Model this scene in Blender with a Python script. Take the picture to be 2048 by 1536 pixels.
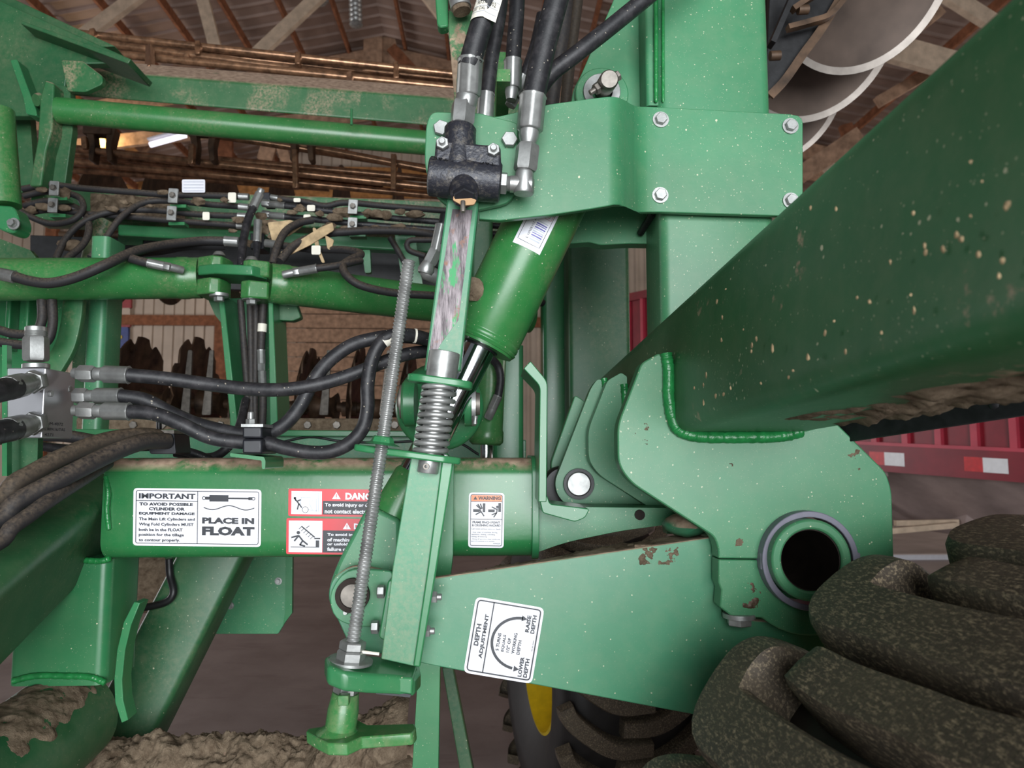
import bpy, bmesh, math, random
from mathutils import Vector, Matrix, noise
random.seed(7)
for o in list(bpy.data.objects): bpy.data.objects.remove(o, do_unlink=True)
SC = bpy.context.scene
COL = SC.collection
# ---------------------------------------------------------------- camera
F = 1450.0                      # focal length in pixels of the 2048 x 1536 frame
CAM_H = 1.27
VPX, VPY = 975.0, 900.0         # where the machine's depth axis (+Y) vanishes
cam_d = bpy.data.cameras.new('camera'); cam = bpy.data.objects.new('camera', cam_d); COL.objects.link(cam)
SC.camera = cam
cam_d.sensor_width = 36; cam_d.lens = 36 * F / 2048; cam_d.clip_start = .03; cam_d.clip_end = 200
PITCH = math.atan((VPY - 768) / F); YAW = math.atan((1024 - VPX) / F)
cam.location = (0, 0, CAM_H)
cam.rotation_euler = (math.pi / 2 + PITCH, 0, -YAW)
cam_d.dof.use_dof = True; cam_d.dof.focus_distance = 1.08; cam_d.dof.aperture_fstop = 9
RM = cam.rotation_euler.to_matrix()
# ---------------------------------------------------------------- world and large lights
world = bpy.data.worlds.new('world'); SC.world = world; world.use_nodes = True
bg = world.node_tree.nodes['Background']; bg.inputs[0].default_value = (.86, .93, 1, 1); bg.inputs[1].default_value = .12
def area(name, loc, rot, sx, sy, power, col=(1, 1, 1)):
    l = bpy.data.lights.new(name, 'AREA'); l.shape = 'RECTANGLE'; l.size = sx; l.size_y = sy; l.energy = power; l.color = col
    o = bpy.data.objects.new(name, l); COL.objects.link(o); o.location = loc; o.rotation_euler = rot; return o
# daylight coming in through the big open door behind the photographer
area('door_daylight', (.5, -4.2, 1.75), (math.radians(90), 0, math.radians(5)), 4.0, 3.0, 400, (.93, .97, 1))
area('left_fill_light', (-12.9, 9.5, 2.6), (math.radians(90), 0, math.radians(-90)), 5.0, 4.4, 360, (.97, .97, 1))  # added fill lamp by the closed left wall, brightens the background
area('right_fill_light', (13.9, 10.5, 2.6), (math.radians(90), 0, math.radians(90)), 5.0, 4.4, 260, (1, .95, .9))  # added fill lamp on the right side, no door there
SC.view_settings.view_transform = 'Standard'; SC.view_settings.look = 'None'
SC.view_settings.exposure = 0.45; SC.view_settings.gamma = 1; SC.view_settings.use_curve_mapping = False
# ---------------------------------------------------------------- coordinates
def P(x, y, d):
    v = RM @ Vector(((x - 1024) / F, (768 - y) / F, -1))
    v *= d / v.y
    return Vector((v.x, v.y, v.z + CAM_H))
def px(n, d): return n * d / F
# ---------------------------------------------------------------- materials
def lin(c):
    if isinstance(c, str):
        c = [int(c[i:i + 2], 16) for i in (0, 2, 4)]
    return tuple(((u / 255) / 12.92 if u / 255 <= .04045 else ((u / 255 + .055) / 1.055) ** 2.4) for u in c) + (1,)
class NT:
    def __init__(s, name):
        s.m = bpy.data.materials.new(name); s.m.use_nodes = True; s.t = s.m.node_tree; s.b = s.t.nodes['Principled BSDF']
        s.co = s.t.nodes.new('ShaderNodeTexCoord').outputs['Object']
    def n(s, typ, **kw):
        nd = s.t.nodes.new('ShaderNode' + typ)
        for k, v in kw.items(): setattr(nd, k, v)
        return nd
    def link(s, a, b): s.t.links.new(a, b)
    def noise(s, scale, detail=3, rough=.55, vec=None, dist=0):
        nd = s.n('TexNoise'); nd.inputs['Scale'].default_value = scale; nd.inputs['Detail'].default_value = detail
        nd.inputs['Roughness'].default_value = rough; nd.inputs['Distortion'].default_value = dist
        s.link(vec or s.co, nd.inputs['Vector']); return nd.outputs['Fac']
    def ramp(s, fac, a, b, va=0., vb=1.):
        nd = s.n('MapRange'); nd.inputs[1].default_value = a; nd.inputs[2].default_value = b
        nd.inputs[3].default_value = va; nd.inputs[4].default_value = vb; s.link(fac, nd.inputs[0]); return nd.outputs[0]
    def math(s, op, a, b=None):
        nd = s.n('Math', operation=op)
        for i, v in enumerate((a, b)):
            if v is None: continue
            if hasattr(v, 'links'): s.link(v, nd.inputs[i])
            else: nd.inputs[i].default_value = v
        return nd.outputs[0]
    def mix(s, fac, a, b):
        nd = s.n('Mix', data_type='RGBA')
        for i, v in ((0, fac), (6, a), (7, b)):
            if hasattr(v, 'links'): s.link(v, nd.inputs[i])
            elif i == 0: nd.inputs[0].default_value = v
            else: nd.inputs[i].default_value = v
        return nd.outputs[2]
    def scale(s, x, y, z):
        nd = s.n('Mapping'); nd.inputs['Scale'].default_value = (x, y, z); s.link(s.co, nd.inputs['Vector']); return nd.outputs[0]
    def bump(s, h, strength=.3, dist=.002):
        nd = s.n('Bump'); nd.inputs['Strength'].default_value = strength; nd.inputs['Distance'].default_value = dist
        s.link(h, nd.inputs['Height']); s.link(nd.outputs[0], s.b.inputs['Normal'])
    def specks(s, scale, size, keep):
        """little flecks: cells of a voronoi, only a share of them, each of its own size"""
        v = s.n('TexVoronoi'); v.inputs['Scale'].default_value = scale; s.link(s.co, v.inputs['Vector'])
        if 'Randomness' in v.inputs: v.inputs['Randomness'].default_value = 1
        sep = s.n('SeparateColor'); s.link(v.outputs['Color'], sep.inputs[0])
        w = s.noise(scale * 2.2, 3, .6)
        thr = s.math('MULTIPLY', sep.outputs[1], size)
        d = s.math('ADD', v.outputs['Distance'], s.math('MULTIPLY', s.math('SUBTRACT', w, .5), size * 2.4))
        a = s.math('LESS_THAN', d, thr); b = s.math('LESS_THAN', sep.outputs[0], keep)
        return s.math('MULTIPLY', a, b)
    def up(s, a=.3, b=.75):
        g = s.n('NewGeometry'); sep = s.n('SeparateXYZ'); s.link(g.outputs['Normal'], sep.inputs[0]); return s.ramp(sep.outputs[2], a, b)
    def out(s, col, rough=.5, metal=0., spec=.5):
        for k, v in (('Base Color', col), ('Roughness', rough), ('Metallic', metal), ('Specular IOR Level', spec)):
            if hasattr(v, 'links'): s.link(v, s.b.inputs[k])
            else: s.b.inputs[k].default_value = v
        return s.m
def plain(name, c, rough=.5, metal=0., spec=.5, var=.12, vs=25, bump=0, bs=200, bd=.001):
    t = NT(name); c = lin(c)
    d = tuple(u * (1 - var * 1.6) for u in c[:3]) + (1,); e = tuple(min(1, u * (1 + var)) for u in c[:3]) + (1,)
    col = t.mix(t.ramp(t.noise(vs, 4), .3, .7), d, e)
    if bump: t.bump(t.noise(bs, 3), bump, bd)
    return t.out(col, rough, metal, spec)
def paint(name, c, rough=.38, flecks=1., dust=.12, topdirt=0., mud=0., dustcol='A59A80', coat=0., smear=0., fs=1.):
    t = NT(name); c = lin(c)
    a = tuple(u * .86 for u in c[:3]) + (1,); b = tuple(min(1, u * 1.1) for u in c[:3]) + (1,)
    col = t.mix(t.ramp(t.noise(5, 3), .3, .7), a, b)
    dc = lin(dustcol)
    if dust:
        f = t.math('MULTIPLY', t.ramp(t.noise(38, 6, .7), .42, .75), dust * 1.6)
        f2 = t.math('MULTIPLY', t.ramp(t.noise(3.2, 3, .6), .35, .75), dust)
        col = t.mix(t.math('MINIMUM', t.math('ADD', f, f2), 1.), col, dc)
    if smear:
        f = t.math('MULTIPLY', t.ramp(t.noise(7, 5, .65, t.scale(1, 1, .6)), .48, .6), t.ramp(t.noise(130, 4, .7), .4, .62)); col = t.mix(t.math('MULTIPLY', f, smear), col, lin('9C8B72'))
    if flecks:
        f = t.specks(200 * fs, .2, .22 * flecks); g = t.specks(62 * fs, .1, .13 * flecks); h = t.specks(520 * fs, .28, .2 * flecks)
        f = t.math('MAXIMUM', t.math('MAXIMUM', t.math('MULTIPLY', f, .8), g), t.math('MULTIPLY', h, .4))
        col = t.mix(t.math('MULTIPLY', f, .75), col, lin('CFC9AC'))
    r = rough
    if topdirt:
        f = t.math('MULTIPLY', t.up(), t.math('MULTIPLY', t.ramp(t.noise(14, 7, .72), .5 - .28 * topdirt, .56 - .16 * topdirt), 1.))
        dirt = t.mix(t.ramp(t.noise(60, 4), .3, .7), lin('7C6554'), lin('B39A84'))
        col = t.mix(f, col, dirt); r = t.math('ADD', t.math('MULTIPLY', f, .5), rough)
    if mud:
        f = t.ramp(t.noise(7, 8, .7), .62 - .2 * mud, .66 - .2 * mud)
        dirt = t.mix(t.ramp(t.noise(70, 4), .3, .7), lin('75604E'), lin('AE9880'))
        col = t.mix(f, col, dirt); r = .85 if mud > .6 else r
    t.bump(t.noise(160, 3), .12, .0006)
    m = t.out(col, r, 0, .5)
    if coat: t.b.inputs['Coat Weight'].default_value = coat; t.b.inputs['Coat Roughness'].default_value = .15
    return m
M = {}
M['plate'] = paint('green_paint_plate', '3A7C55', .40, 1.0, .05)
M['arm'] = paint('green_paint_arm', '387A58', .38, .7, .05, topdirt=1.)
M['gloss'] = paint('green_paint_gloss', '2B7239', .3, .9, .04, smear=.2)
M['tube'] = paint('green_paint_tube', '246E3C', .27, .45, .03, topdirt=.38)
M['clean'] = paint('green_paint_clean', '2B7347', .3, .4, .03)
M['beam'] = paint('green_paint_beam', '1F5C35', .4, 1.1, .05, mud=.05, fs=.55)  # beam's green is darkened too, its shade put into the colour
M['dusty'] = paint('green_paint_dusty', '246238', .45, .5, .06, topdirt=1.1, smear=.85)
M['worn'] = paint('green_paint_worn', '367C58', .4, .9, .06, smear=.2)
M['shaded'] = paint('green_paint_shaded', '1D5632', .45, .4, .05, smear=.12)  # same green made darker for shaded parts; the shade is in the colour
M['stem'] = paint('green_paint_mud_worn', '2A6B40', .6, .4, .1, mud=.8)
M['weld'] = plain('weld_bead_green', '237A3F', .3, 0, .5, .2, 60, .6, 140, .002)
M['zinc'] = plain('zinc_plate', '9A9B99', .4, .7, .5, .14, 60, .08, 300)
M['galv'] = plain('galvanized_steel', 'A3A4A2', .42, .7, .5, .22, 45, .1, 240)
M['alu'] = plain('machined_aluminium', 'C2C2C6', .36, .85, .5, .06, 14)
M['chrome'] = plain('chrome_rod', 'C9CBD0', .1, 1., .5, .04, 20)
M['dullsteel'] = plain('dull_steel', '7A746D', .5, .6, .5, .25, 60)
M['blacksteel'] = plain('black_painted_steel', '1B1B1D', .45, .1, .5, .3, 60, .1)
M['plastic'] = plain('black_plastic', '1C1D22', .42, 0, .5, .2, 60)
def rubber():
    t = NT('hose_rubber'); col = t.mix(t.ramp(t.noise(60, 5, .7), .45, .75), lin('1D1D20'), lin('3A383A'))
    col = t.mix(t.math('MULTIPLY', t.specks(190, .24, .22), .7), col, lin('9C9384')); t.bump(t.noise(420, 3), .25, .0006)
    return t.out(col, .5, 0, .4)
M['rubber'] = rubber()
def rubber_dusty(name, a, b):
    t = NT(name); f = t.up(-.3, .9); f = t.math('MULTIPLY', f, t.ramp(t.noise(190, 4, .6), .3, .75))
    t.bump(t.noise(420, 3), .25, .0006)
    return t.out(t.mix(f, lin(a), lin(b)), .6, 0, .35)
M['hosedust'] = rubber_dusty('hose_rubber_dusty', '252426', '6B5E50')
M['hosebrown'] = rubber_dusty('hose_rubber_brown', '3A342E', '7A6A58')
def tire():
    t = NT('tire_rubber'); v = t.scale(1, .35, 1)
    f = t.ramp(t.noise(330, 4, .7, v), .5, .68); col = t.mix(f, lin('453D34'), lin('98886F'))
    f = t.ramp(t.noise(7, 4), .45, .7); col = t.mix(t.math('MULTIPLY', f, .55), col, lin('5A5042'))
    t.bump(t.noise(260, 4), .4, .0015); return t.out(col, .62, 0, .35)
M['tire'] = tire(); M['tiredark'] = plain('tire_groove_rubber', '1E1B1A', .55, 0, .4, .3, 20)
def cast():
    t = NT('black_cast_iron'); col = t.mix(t.ramp(t.noise(110, 5, .75), .5, .78), lin('2A2B32'), lin('6C665E'))
    t.bump(t.noise(210, 4), .55, .0016); return t.out(col, .42, .25, .5)
M['cast'] = cast()
def mudm():
    t = NT('dried_mud'); col = t.mix(t.ramp(t.noise(45, 6, .7), .3, .7), lin('665545'), lin('A8957E'))
    t.bump(t.noise(55, 7, .8), 1., .012); return t.out(col, .95, 0, .1)
M['mud'] = mudm()
def rustbar():
    t = NT('worn_scraped_paint'); v = t.scale(1, 1, .12)
    col = t.mix(t.ramp(t.noise(90, 6, .75, v), .42, .62), lin('3E3639'), lin('8F8588'))
    col = t.mix(t.ramp(t.noise(40, 5, .7), .58, .66), col, lin('73503F'))
    f = t.ramp(t.noise(26, 5, .7, t.scale(1, 1, .3)), .56, .6); col = t.mix(f, col, lin('2F7F4C'))
    return t.out(col, .5, .3, .5)
M['scraped'] = rustbar()
M['rusty'] = plain('rusty_disc_steel', '5A4534', .55, .35, .5, .5, 14)
M['disc'] = plain('bare_disc_steel', '574A42', .5, .55, .5, .3, 5)
M['discedge'] = plain('polished_disc_edge', 'A9A098', .42, .6, .5, .1, 30)
M['rod'] = plain('brown_basket_rod', '9A7458', .25, .6, .5, .4, 30)
M['wood'] = plain('barn_timber', 'B08F76', .8, 0, .2, .25, 9)
M['woodpale'] = plain('pale_barn_timber', 'D2BCA4', .8, 0, .2, .15, 9)
M['wooddark'] = plain('dark_barn_timber', '8A5A40', .8, 0, .2, .25, 9)
M['woodorange'] = plain('orange_barn_timber', 'B7824F', .8, 0, .2, .25, 9)
M['rooft'] = plain('roof_sheet', '9A8478', .6, .1, .4, .2, 1.2)
M['wallm'] = plain('wall_sheet', 'BFAF9E', .6, .05, .4, .15, 1.0)
M['red'] = plain('red_trailer_paint', '7E1424', .4, 0, .5, .12, 6)
M['redlight'] = plain('red_trailer_rib', 'B83A4C', .4, 0, .5, .1, 6)
M['tapered'] = plain('red_reflector', 'C4151C', .35)
M['tapewhite'] = plain('white_reflector', 'E4E4E6', .35, var=.04)
M['steelgrey'] = plain('trailer_hopper_steel', 'A08F8A', .55, .1, .5, .2, 3)
M['white'] = plain('decal_white', 'DDDDE4', .35, var=.03)
M['ink'] = plain('decal_ink', '23262D', .45, var=.06)
M['greyink'] = plain('decal_light_grey', 'AEB4C0', .45, var=.06)
M['dred'] = plain('decal_red', 'C4202C', .35, var=.04)
M['dorange'] = plain('decal_orange', 'F0783A', .35, var=.04)
M['pinkline'] = plain('decal_pink_line', 'C99AA0', .45)
M['violet'] = plain('decal_violet', '5A58A0', .45)
M['paper'] = plain('paper_tag', 'E6E1D2', .6, var=.08)
M['yellow'] = plain('yellow_rim', 'D8B81E', .4, var=.1)
M['gasket'] = plain('grey_bushing', '73717E', .45, 0, .4, .1)
M['darkhole'] = plain('dark_hole_shade', '2A211C', .7, .2, .3, .3)  # dark colour stands in for the shade inside bores, gaps and slots
M['leaf'] = plain('dry_husk', 'B79F7C', .8, 0, .2, .25, 40)
M['blue'] = plain('blue_sack', '3A4A86', .5); M['sackred'] = plain('red_sack', '9A3A3C', .5)
M['cap'] = plain('cardboard_tan', 'B48F68', .8)
def emis(name, c, s):
    t = NT(name); t.b.inputs['Emission Color'].default_value = lin(c); t.b.inputs['Emission Strength'].default_value = s; return t.out(lin(c), .5)
M['bulb'] = emis('lit_bulb', 'FFC860', 9); M['fluor'] = emis('lit_fluorescent', 'F4F2FF', 1.1)
def concrete():
    t = NT('concrete'); col = t.mix(t.ramp(t.noise(1.3, 6, .65), .3, .7), lin('867B79'), lin('ABA09E'))
    f = t.ramp(t.noise(5, 5, .7, t.scale(.3, 1, 1)), .58, .72); col = t.mix(t.math('MULTIPLY', f, .5), col, lin('6E6060'))
    return t.out(col, .5, 0, .4)
M['concrete'] = concrete()
# ---------------------------------------------------------------- objects
def tag(o, label=None, cat=None, group=None, kind=None):
    for k, v in (('label', label), ('category', cat), ('group', group), ('kind', kind)):
        if v: o[k] = v
    return o
def thing(name, label, cat, loc, group=None):
    o = bpy.data.objects.new(name, None); COL.objects.link(o); o.location = loc; o.empty_display_size = .02
    return tag(o, label, cat, group)
def struct(name, loc):
    o = bpy.data.objects.new(name, None); COL.objects.link(o); o.location = loc; return tag(o, kind='structure')
def mk(name, geos, mat, parent=None, bevel=0, smooth=40, seg=2, sub=0):
    if isinstance(geos, tuple): geos = [geos]
    V, Fc = [], []
    for v, f in geos:
        n = len(V); V += [tuple(a) for a in v]; Fc += [tuple(i + n for i in q) for q in f]
    me = bpy.data.meshes.new(name); me.from_pydata(V, [], Fc)
    bm = bmesh.new(); bm.from_mesh(me); bmesh.ops.recalc_face_normals(bm, faces=bm.faces); bm.to_mesh(me); bm.free()
    me.materials.append(M[mat] if isinstance(mat, str) else mat)
    if smooth is not None:
        me.shade_smooth()
        me.set_sharp_from_angle(angle=math.radians(smooth))
    o = bpy.data.objects.new(name, me); COL.objects.link(o)
    if parent is not None: adopt(o, parent)
    if sub:
        m = o.modifiers.new('sub', 'SUBSURF'); m.levels = sub; m.render_levels = sub
    if bevel:
        m = o.modifiers.new('bevel', 'BEVEL'); m.width = bevel; m.segments = seg; m.limit_method = 'ANGLE'; m.angle_limit = math.radians(35)
    return o
def world_off(p):
    v = Vector(p.location)
    while p.parent is not None: p = p.parent; v = Vector(p.location) if p.parent is None else v
    return v
ORG = {}
def adopt(o, parent):
    # every mesh is written in world coordinates; undo the parent's own translation
    o.parent = parent
    off = ORG.get(parent.name)
    if off is None: off = Vector(parent.location) if parent.parent is None else Vector((0, 0, 0))
    o.matrix_parent_inverse = Matrix.Translation(-off)
def single(name, geos, mat, label, cat, group=None, **kw): return tag(mk(name, geos, mat, None, **kw), label, cat, group)
# ---------------------------------------------------------------- geometry
def ccw(pts):
    a = sum(pts[i][0] * pts[(i + 1) % len(pts)][1] - pts[(i + 1) % len(pts)][0] * pts[i][1] for i in range(len(pts)))
    return pts if a > 0 else pts[::-1]
def roundpoly(pts, r, n=4):
    """round each corner of a pixel polygon; r one number or one per corner"""
    out = []; N = len(pts)
    for i in range(N):
        p = Vector(pts[i][:2]); a = Vector(pts[i - 1][:2]); b = Vector(pts[(i + 1) % N][:2])
        rr = r[i] if isinstance(r, (list, tuple)) else r
        da, db = (a - p), (b - p); rr = min(rr, da.length * .48, db.length * .48)
        if rr < .5: out.append((p.x, p.y)); continue
        A = p + da.normalized() * rr; B = p + db.normalized() * rr
        for k in range(n + 1):
            t = k / n; q = A * (1 - t) ** 2 + p * 2 * t * (1 - t) + B * t * t; out.append((q.x, q.y))
    return out
def circ(cx, cy, r, n=32, ry=None, a0=0, a1=2 * math.pi, endp=False):
    m = n if not endp else n - 1
    return [(cx + r * math.cos(a0 + (a1 - a0) * k / m), cy + (ry or r) * math.sin(a0 + (a1 - a0) * k / m)) for k in range(n)]
def ext3(front, back, holes=()):
    """prism between two point loops; holes: list of (front loop, back loop)"""
    V = []; Fc = []; bm = bmesh.new(); loops = [(front, back)] + list(holes); edges = []; rings = []
    for fr, bk in loops:
        n = len(fr); base = len(V); V += list(fr) + list(bk)
        for i in range(n): Fc.append((base + i, base + (i + 1) % n, base + n + (i + 1) % n, base + n + i))
        vs = [bm.verts.new(p) for p in fr]; rings.append((base, n, vs)); edges += [bm.edges.new((vs[i], vs[(i + 1) % n])) for i in range(n)]
    if len(loops) == 1:
        n = len(front); Fc += [tuple(range(n)), tuple(range(2 * n - 1, n - 1, -1))]
    else:
        mp = {}
        for base, n, vs in rings:
            for i, v in enumerate(vs): mp[v] = (base + i, base + n + i)
        bmesh.ops.triangle_fill(bm, edges=edges, use_beauty=True, use_dissolve=False)
        for f in bm.faces:
            Fc.append(tuple(mp[v][0] for v in f.verts)); Fc.append(tuple(mp[v][1] for v in reversed(f.verts)))
    bm.free(); return V, Fc
def ext(pts, d, t, holes=()):
    """pixel polygon in the vertical plane at depth d, thickness t away from the camera"""
    dp = lambda q: q[2] if len(q) > 2 else d
    f = [P(q[0], q[1], dp(q)) for q in pts]; o = Vector((0, t, 0)); hs = []
    for h in holes:
        hf = [P(q[0], q[1], d) for q in h]; hs.append((hf, [v + o for v in hf]))
    return ext3(f, [v + o for v in f], hs)
def rect(x0, y0, x1, y1): return [(x0, y0), (x1, y0), (x1, y1), (x0, y1)]
def boxp(x0, y0, x1, y1, d, t): return ext(rect(x0, y0, x1, y1), d, t)
def cr(pts, n=6):
    pts = [Vector(p) for p in pts]
    if len(pts) < 3: return pts
    q = [pts[0] * 2 - pts[1]] + pts + [pts[-1] * 2 - pts[-2]]; out = []
    for i in range(1, len(q) - 2):
        a, b, c, d = q[i - 1:i + 3]
        for k in range(n):
            t = k / n; out.append(.5 * ((2 * b) + (c - a) * t + (2 * a - 5 * b + 4 * c - d) * t * t + (3 * b - a - 3 * c + d) * t ** 3))
    return out + [pts[-1]]
def frames(pts, up=None):
    n = len(pts); T = []
    for i in range(n):
        T.append((pts[min(i + 1, n - 1)] - pts[max(i - 1, 0)]).normalized())
    u = Vector(up) if up is not None else (Vector((0, 0, 1)) if abs(T[0].z) < .9 else Vector((0, 1, 0)))
    u = (u - T[0] * u.dot(T[0])).normalized(); fr = []
    for t in T:
        u = (u - t * u.dot(t)).normalized(); fr.append((t, u, t.cross(u)))
    return fr
def sweep(pts, prof, up=None, scales=None, cap=True):
    """prof: list of (u, w) in the plane across the path (u along `up`)"""
    pts = [Vector(p) for p in pts]; fr = frames(pts, up); m = len(prof); V = []; Fc = []
    for i, (p, (t, u, w)) in enumerate(zip(pts, fr)):
        s = scales[i] if scales else 1
        V += [p + u * a * s + w * b * s for a, b in prof]
    for i in range(len(pts) - 1):
        for k in range(m):
            a = i * m + k; b = i * m + (k + 1) % m; Fc.append((a, b, b + m, a + m))
    if cap: Fc += [tuple(range(m)), tuple(range(len(V) - 1, len(V) - 1 - m, -1))]
    return V, Fc
def cprof(r, n=12): return [(r * math.cos(2 * math.pi * k / n), r * math.sin(2 * math.pi * k / n)) for k in range(n)]
def rprof(h, w, r=0, n=3):
    if r <= 0: return [(-h / 2, -w / 2), (h / 2, -w / 2), (h / 2, w / 2), (-h / 2, w / 2)]
    out = []
    for sx, sy, a in ((1, 1, 0), (-1, 1, 90), (-1, -1, 180), (1, -1, 270)):
        for k in range(n + 1):
            an = math.radians(a + 90 * k / n); out.append((sx * (h / 2 - r) + r * math.cos(an), sy * (w / 2 - r) + r * math.sin(an)))
    return out
def tube(pts, r, n=12, smooth=6, up=None, scales=None):
    pp = cr([P(*p) if not isinstance(p, Vector) else p for p in pts], smooth) if smooth else [P(*p) if not isinstance(p, Vector) else p for p in pts]
    return sweep(pp, cprof(r, n), up, scales)
def beam(p0, p1, h, w, r=0, up=(0, 0, 1), n=3):
    p0 = P(*p0) if not isinstance(p0, Vector) else p0; p1 = P(*p1) if not isinstance(p1, Vector) else p1
    return sweep([p0, p1], rprof(h, w, r, n), up)
def axis_ends(p0, p1):
    if not isinstance(p0, Vector) and not isinstance(p1, Vector) and p0[0] == p1[0] and p0[1] == p1[1]:
        a = P(*p0); return a, a + Vector((0, p1[2] - p0[2], 0))
    return (P(*p0) if not isinstance(p0, Vector) else p0), (P(*p1) if not isinstance(p1, Vector) else p1)
def lathe(p0, p1, prof, n=20, rot=0, hexr=False):
    """prof: (t along p0->p1 in 0..1 or metres if abs, r)"""
    p0, p1 = axis_ends(p0, p1)
    t, u, w = frames([p0, p1])[0]; L = (p1 - p0).length; V = []; Fc = []; m = n
    for h, r in prof:
        c = p0 + t * (h * L)
        V += [c + u * (r * math.cos(2 * math.pi * k / m + rot)) + w * (r * math.sin(2 * math.pi * k / m + rot)) for k in range(m)]
    for i in range(len(prof) - 1):
        for k in range(m): a = i * m + k; b = i * m + (k + 1) % m; Fc.append((a, b, b + m, a + m))
    Fc += [tuple(range(m)), tuple(range(len(V) - 1, len(V) - 1 - m, -1))]
    return V, Fc
def hexn(p0, p1, r, rot=0, ch=.1):
    return lathe(p0, p1, [(0, r * .9), (ch, r), (1 - ch, r), (1, r * .9)], 6, rot)
def ring(p0, p1, ro, ri, n=32):
    p0, p1 = axis_ends(p0, p1)
    t, u, w = frames([p0, p1])[0]; V = []; Fc = []
    for c, r in ((p0, ri), (p0, ro), (p1, ro), (p1, ri)):
        V += [c + u * (r * math.cos(2 * math.pi * k / n)) + w * (r * math.sin(2 * math.pi * k / n)) for k in range(n)]
    for i in range(4):
        for k in range(n):
            a = i * n + k; b = i * n + (k + 1) % n; c = ((i + 1) % 4) * n
            Fc.append((a, b, c + (k + 1) % n, c + k))
    return V, Fc
TOCAM = Vector((0, -1, 0))
def bolt(parent, x, y, d, r, washer=0, h=.006, name='bolt', mat='zinc', axis=None, stud=0, rot=.3):
    """hex head (and washer) facing the camera side, r in pixels, on the surface at depth d"""
    c = P(x, y, d); ax = Vector(axis).normalized() if axis is not None else TOCAM; g = []
    if washer: g.append(lathe(c + ax * -.0005, c + ax * .0025, [(0, px(washer, d)), (1, px(washer, d))], 20))
    b = c + ax * (.0025 if washer else 0)
    g.append(hexn(b, b + ax * h, px(r, d), rot, .15))
    if stud: g.append(lathe(b + ax * h, b + ax * (h + stud), [(0, px(r * .5, d)), (.85, px(r * .5, d)), (1, px(r * .4, d))], 12))
    return mk(name, g, mat, parent, smooth=30)
def blob(c, rx, ry, rz, seed=0, rough=.35, sub=2, fs=1.3):
    bm = bmesh.new(); bmesh.ops.create_icosphere(bm, subdivisions=sub, radius=1)
    V = []
    for v in bm.verts:
        k = 1 + rough * noise.noise(v.co * fs + Vector((seed * 3.1, seed, 0))) + rough * .5 * noise.noise(v.co * fs * 2.7 + Vector((seed, 0, seed)))
        V.append(Vector(c) + Vector((v.co.x * rx, v.co.y * ry, v.co.z * rz)) * k)
    Fc = [tuple(v.index for v in f.verts) for f in bm.faces]; bm.free(); return V, Fc
# ---------------------------------------------------------------- lettering
_tx = {}
def text_geo(s, bold=.0):
    k = (s, bold)
    if k not in _tx:
        cu = bpy.data.curves.new('t', 'FONT'); cu.body = s; cu.size = 1; cu.offset = bold; cu.resolution_u = 2
        o = bpy.data.objects.new('t', cu); COL.objects.link(o); bpy.context.view_layer.update()
        me = bpy.data.meshes.new_from_object(o.evaluated_get(bpy.context.evaluated_depsgraph_get()))
        V = [v.co.copy() for v in me.vertices]; Fc = [tuple(p.vertices) for p in me.polygons]
        bpy.data.objects.remove(o); bpy.data.curves.remove(cu); bpy.data.meshes.remove(me)
        x0 = min(v.x for v in V); x1 = max(v.x for v in V)
        ys = [v.y for v in V]; y0, y1 = min(ys), max(ys)
        _tx[k] = ([((v.x - x0) / (x1 - x0), (v.y - y0) / max(y1 - y0, 1e-6)) for v in V], Fc)
    return _tx[k]
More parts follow.
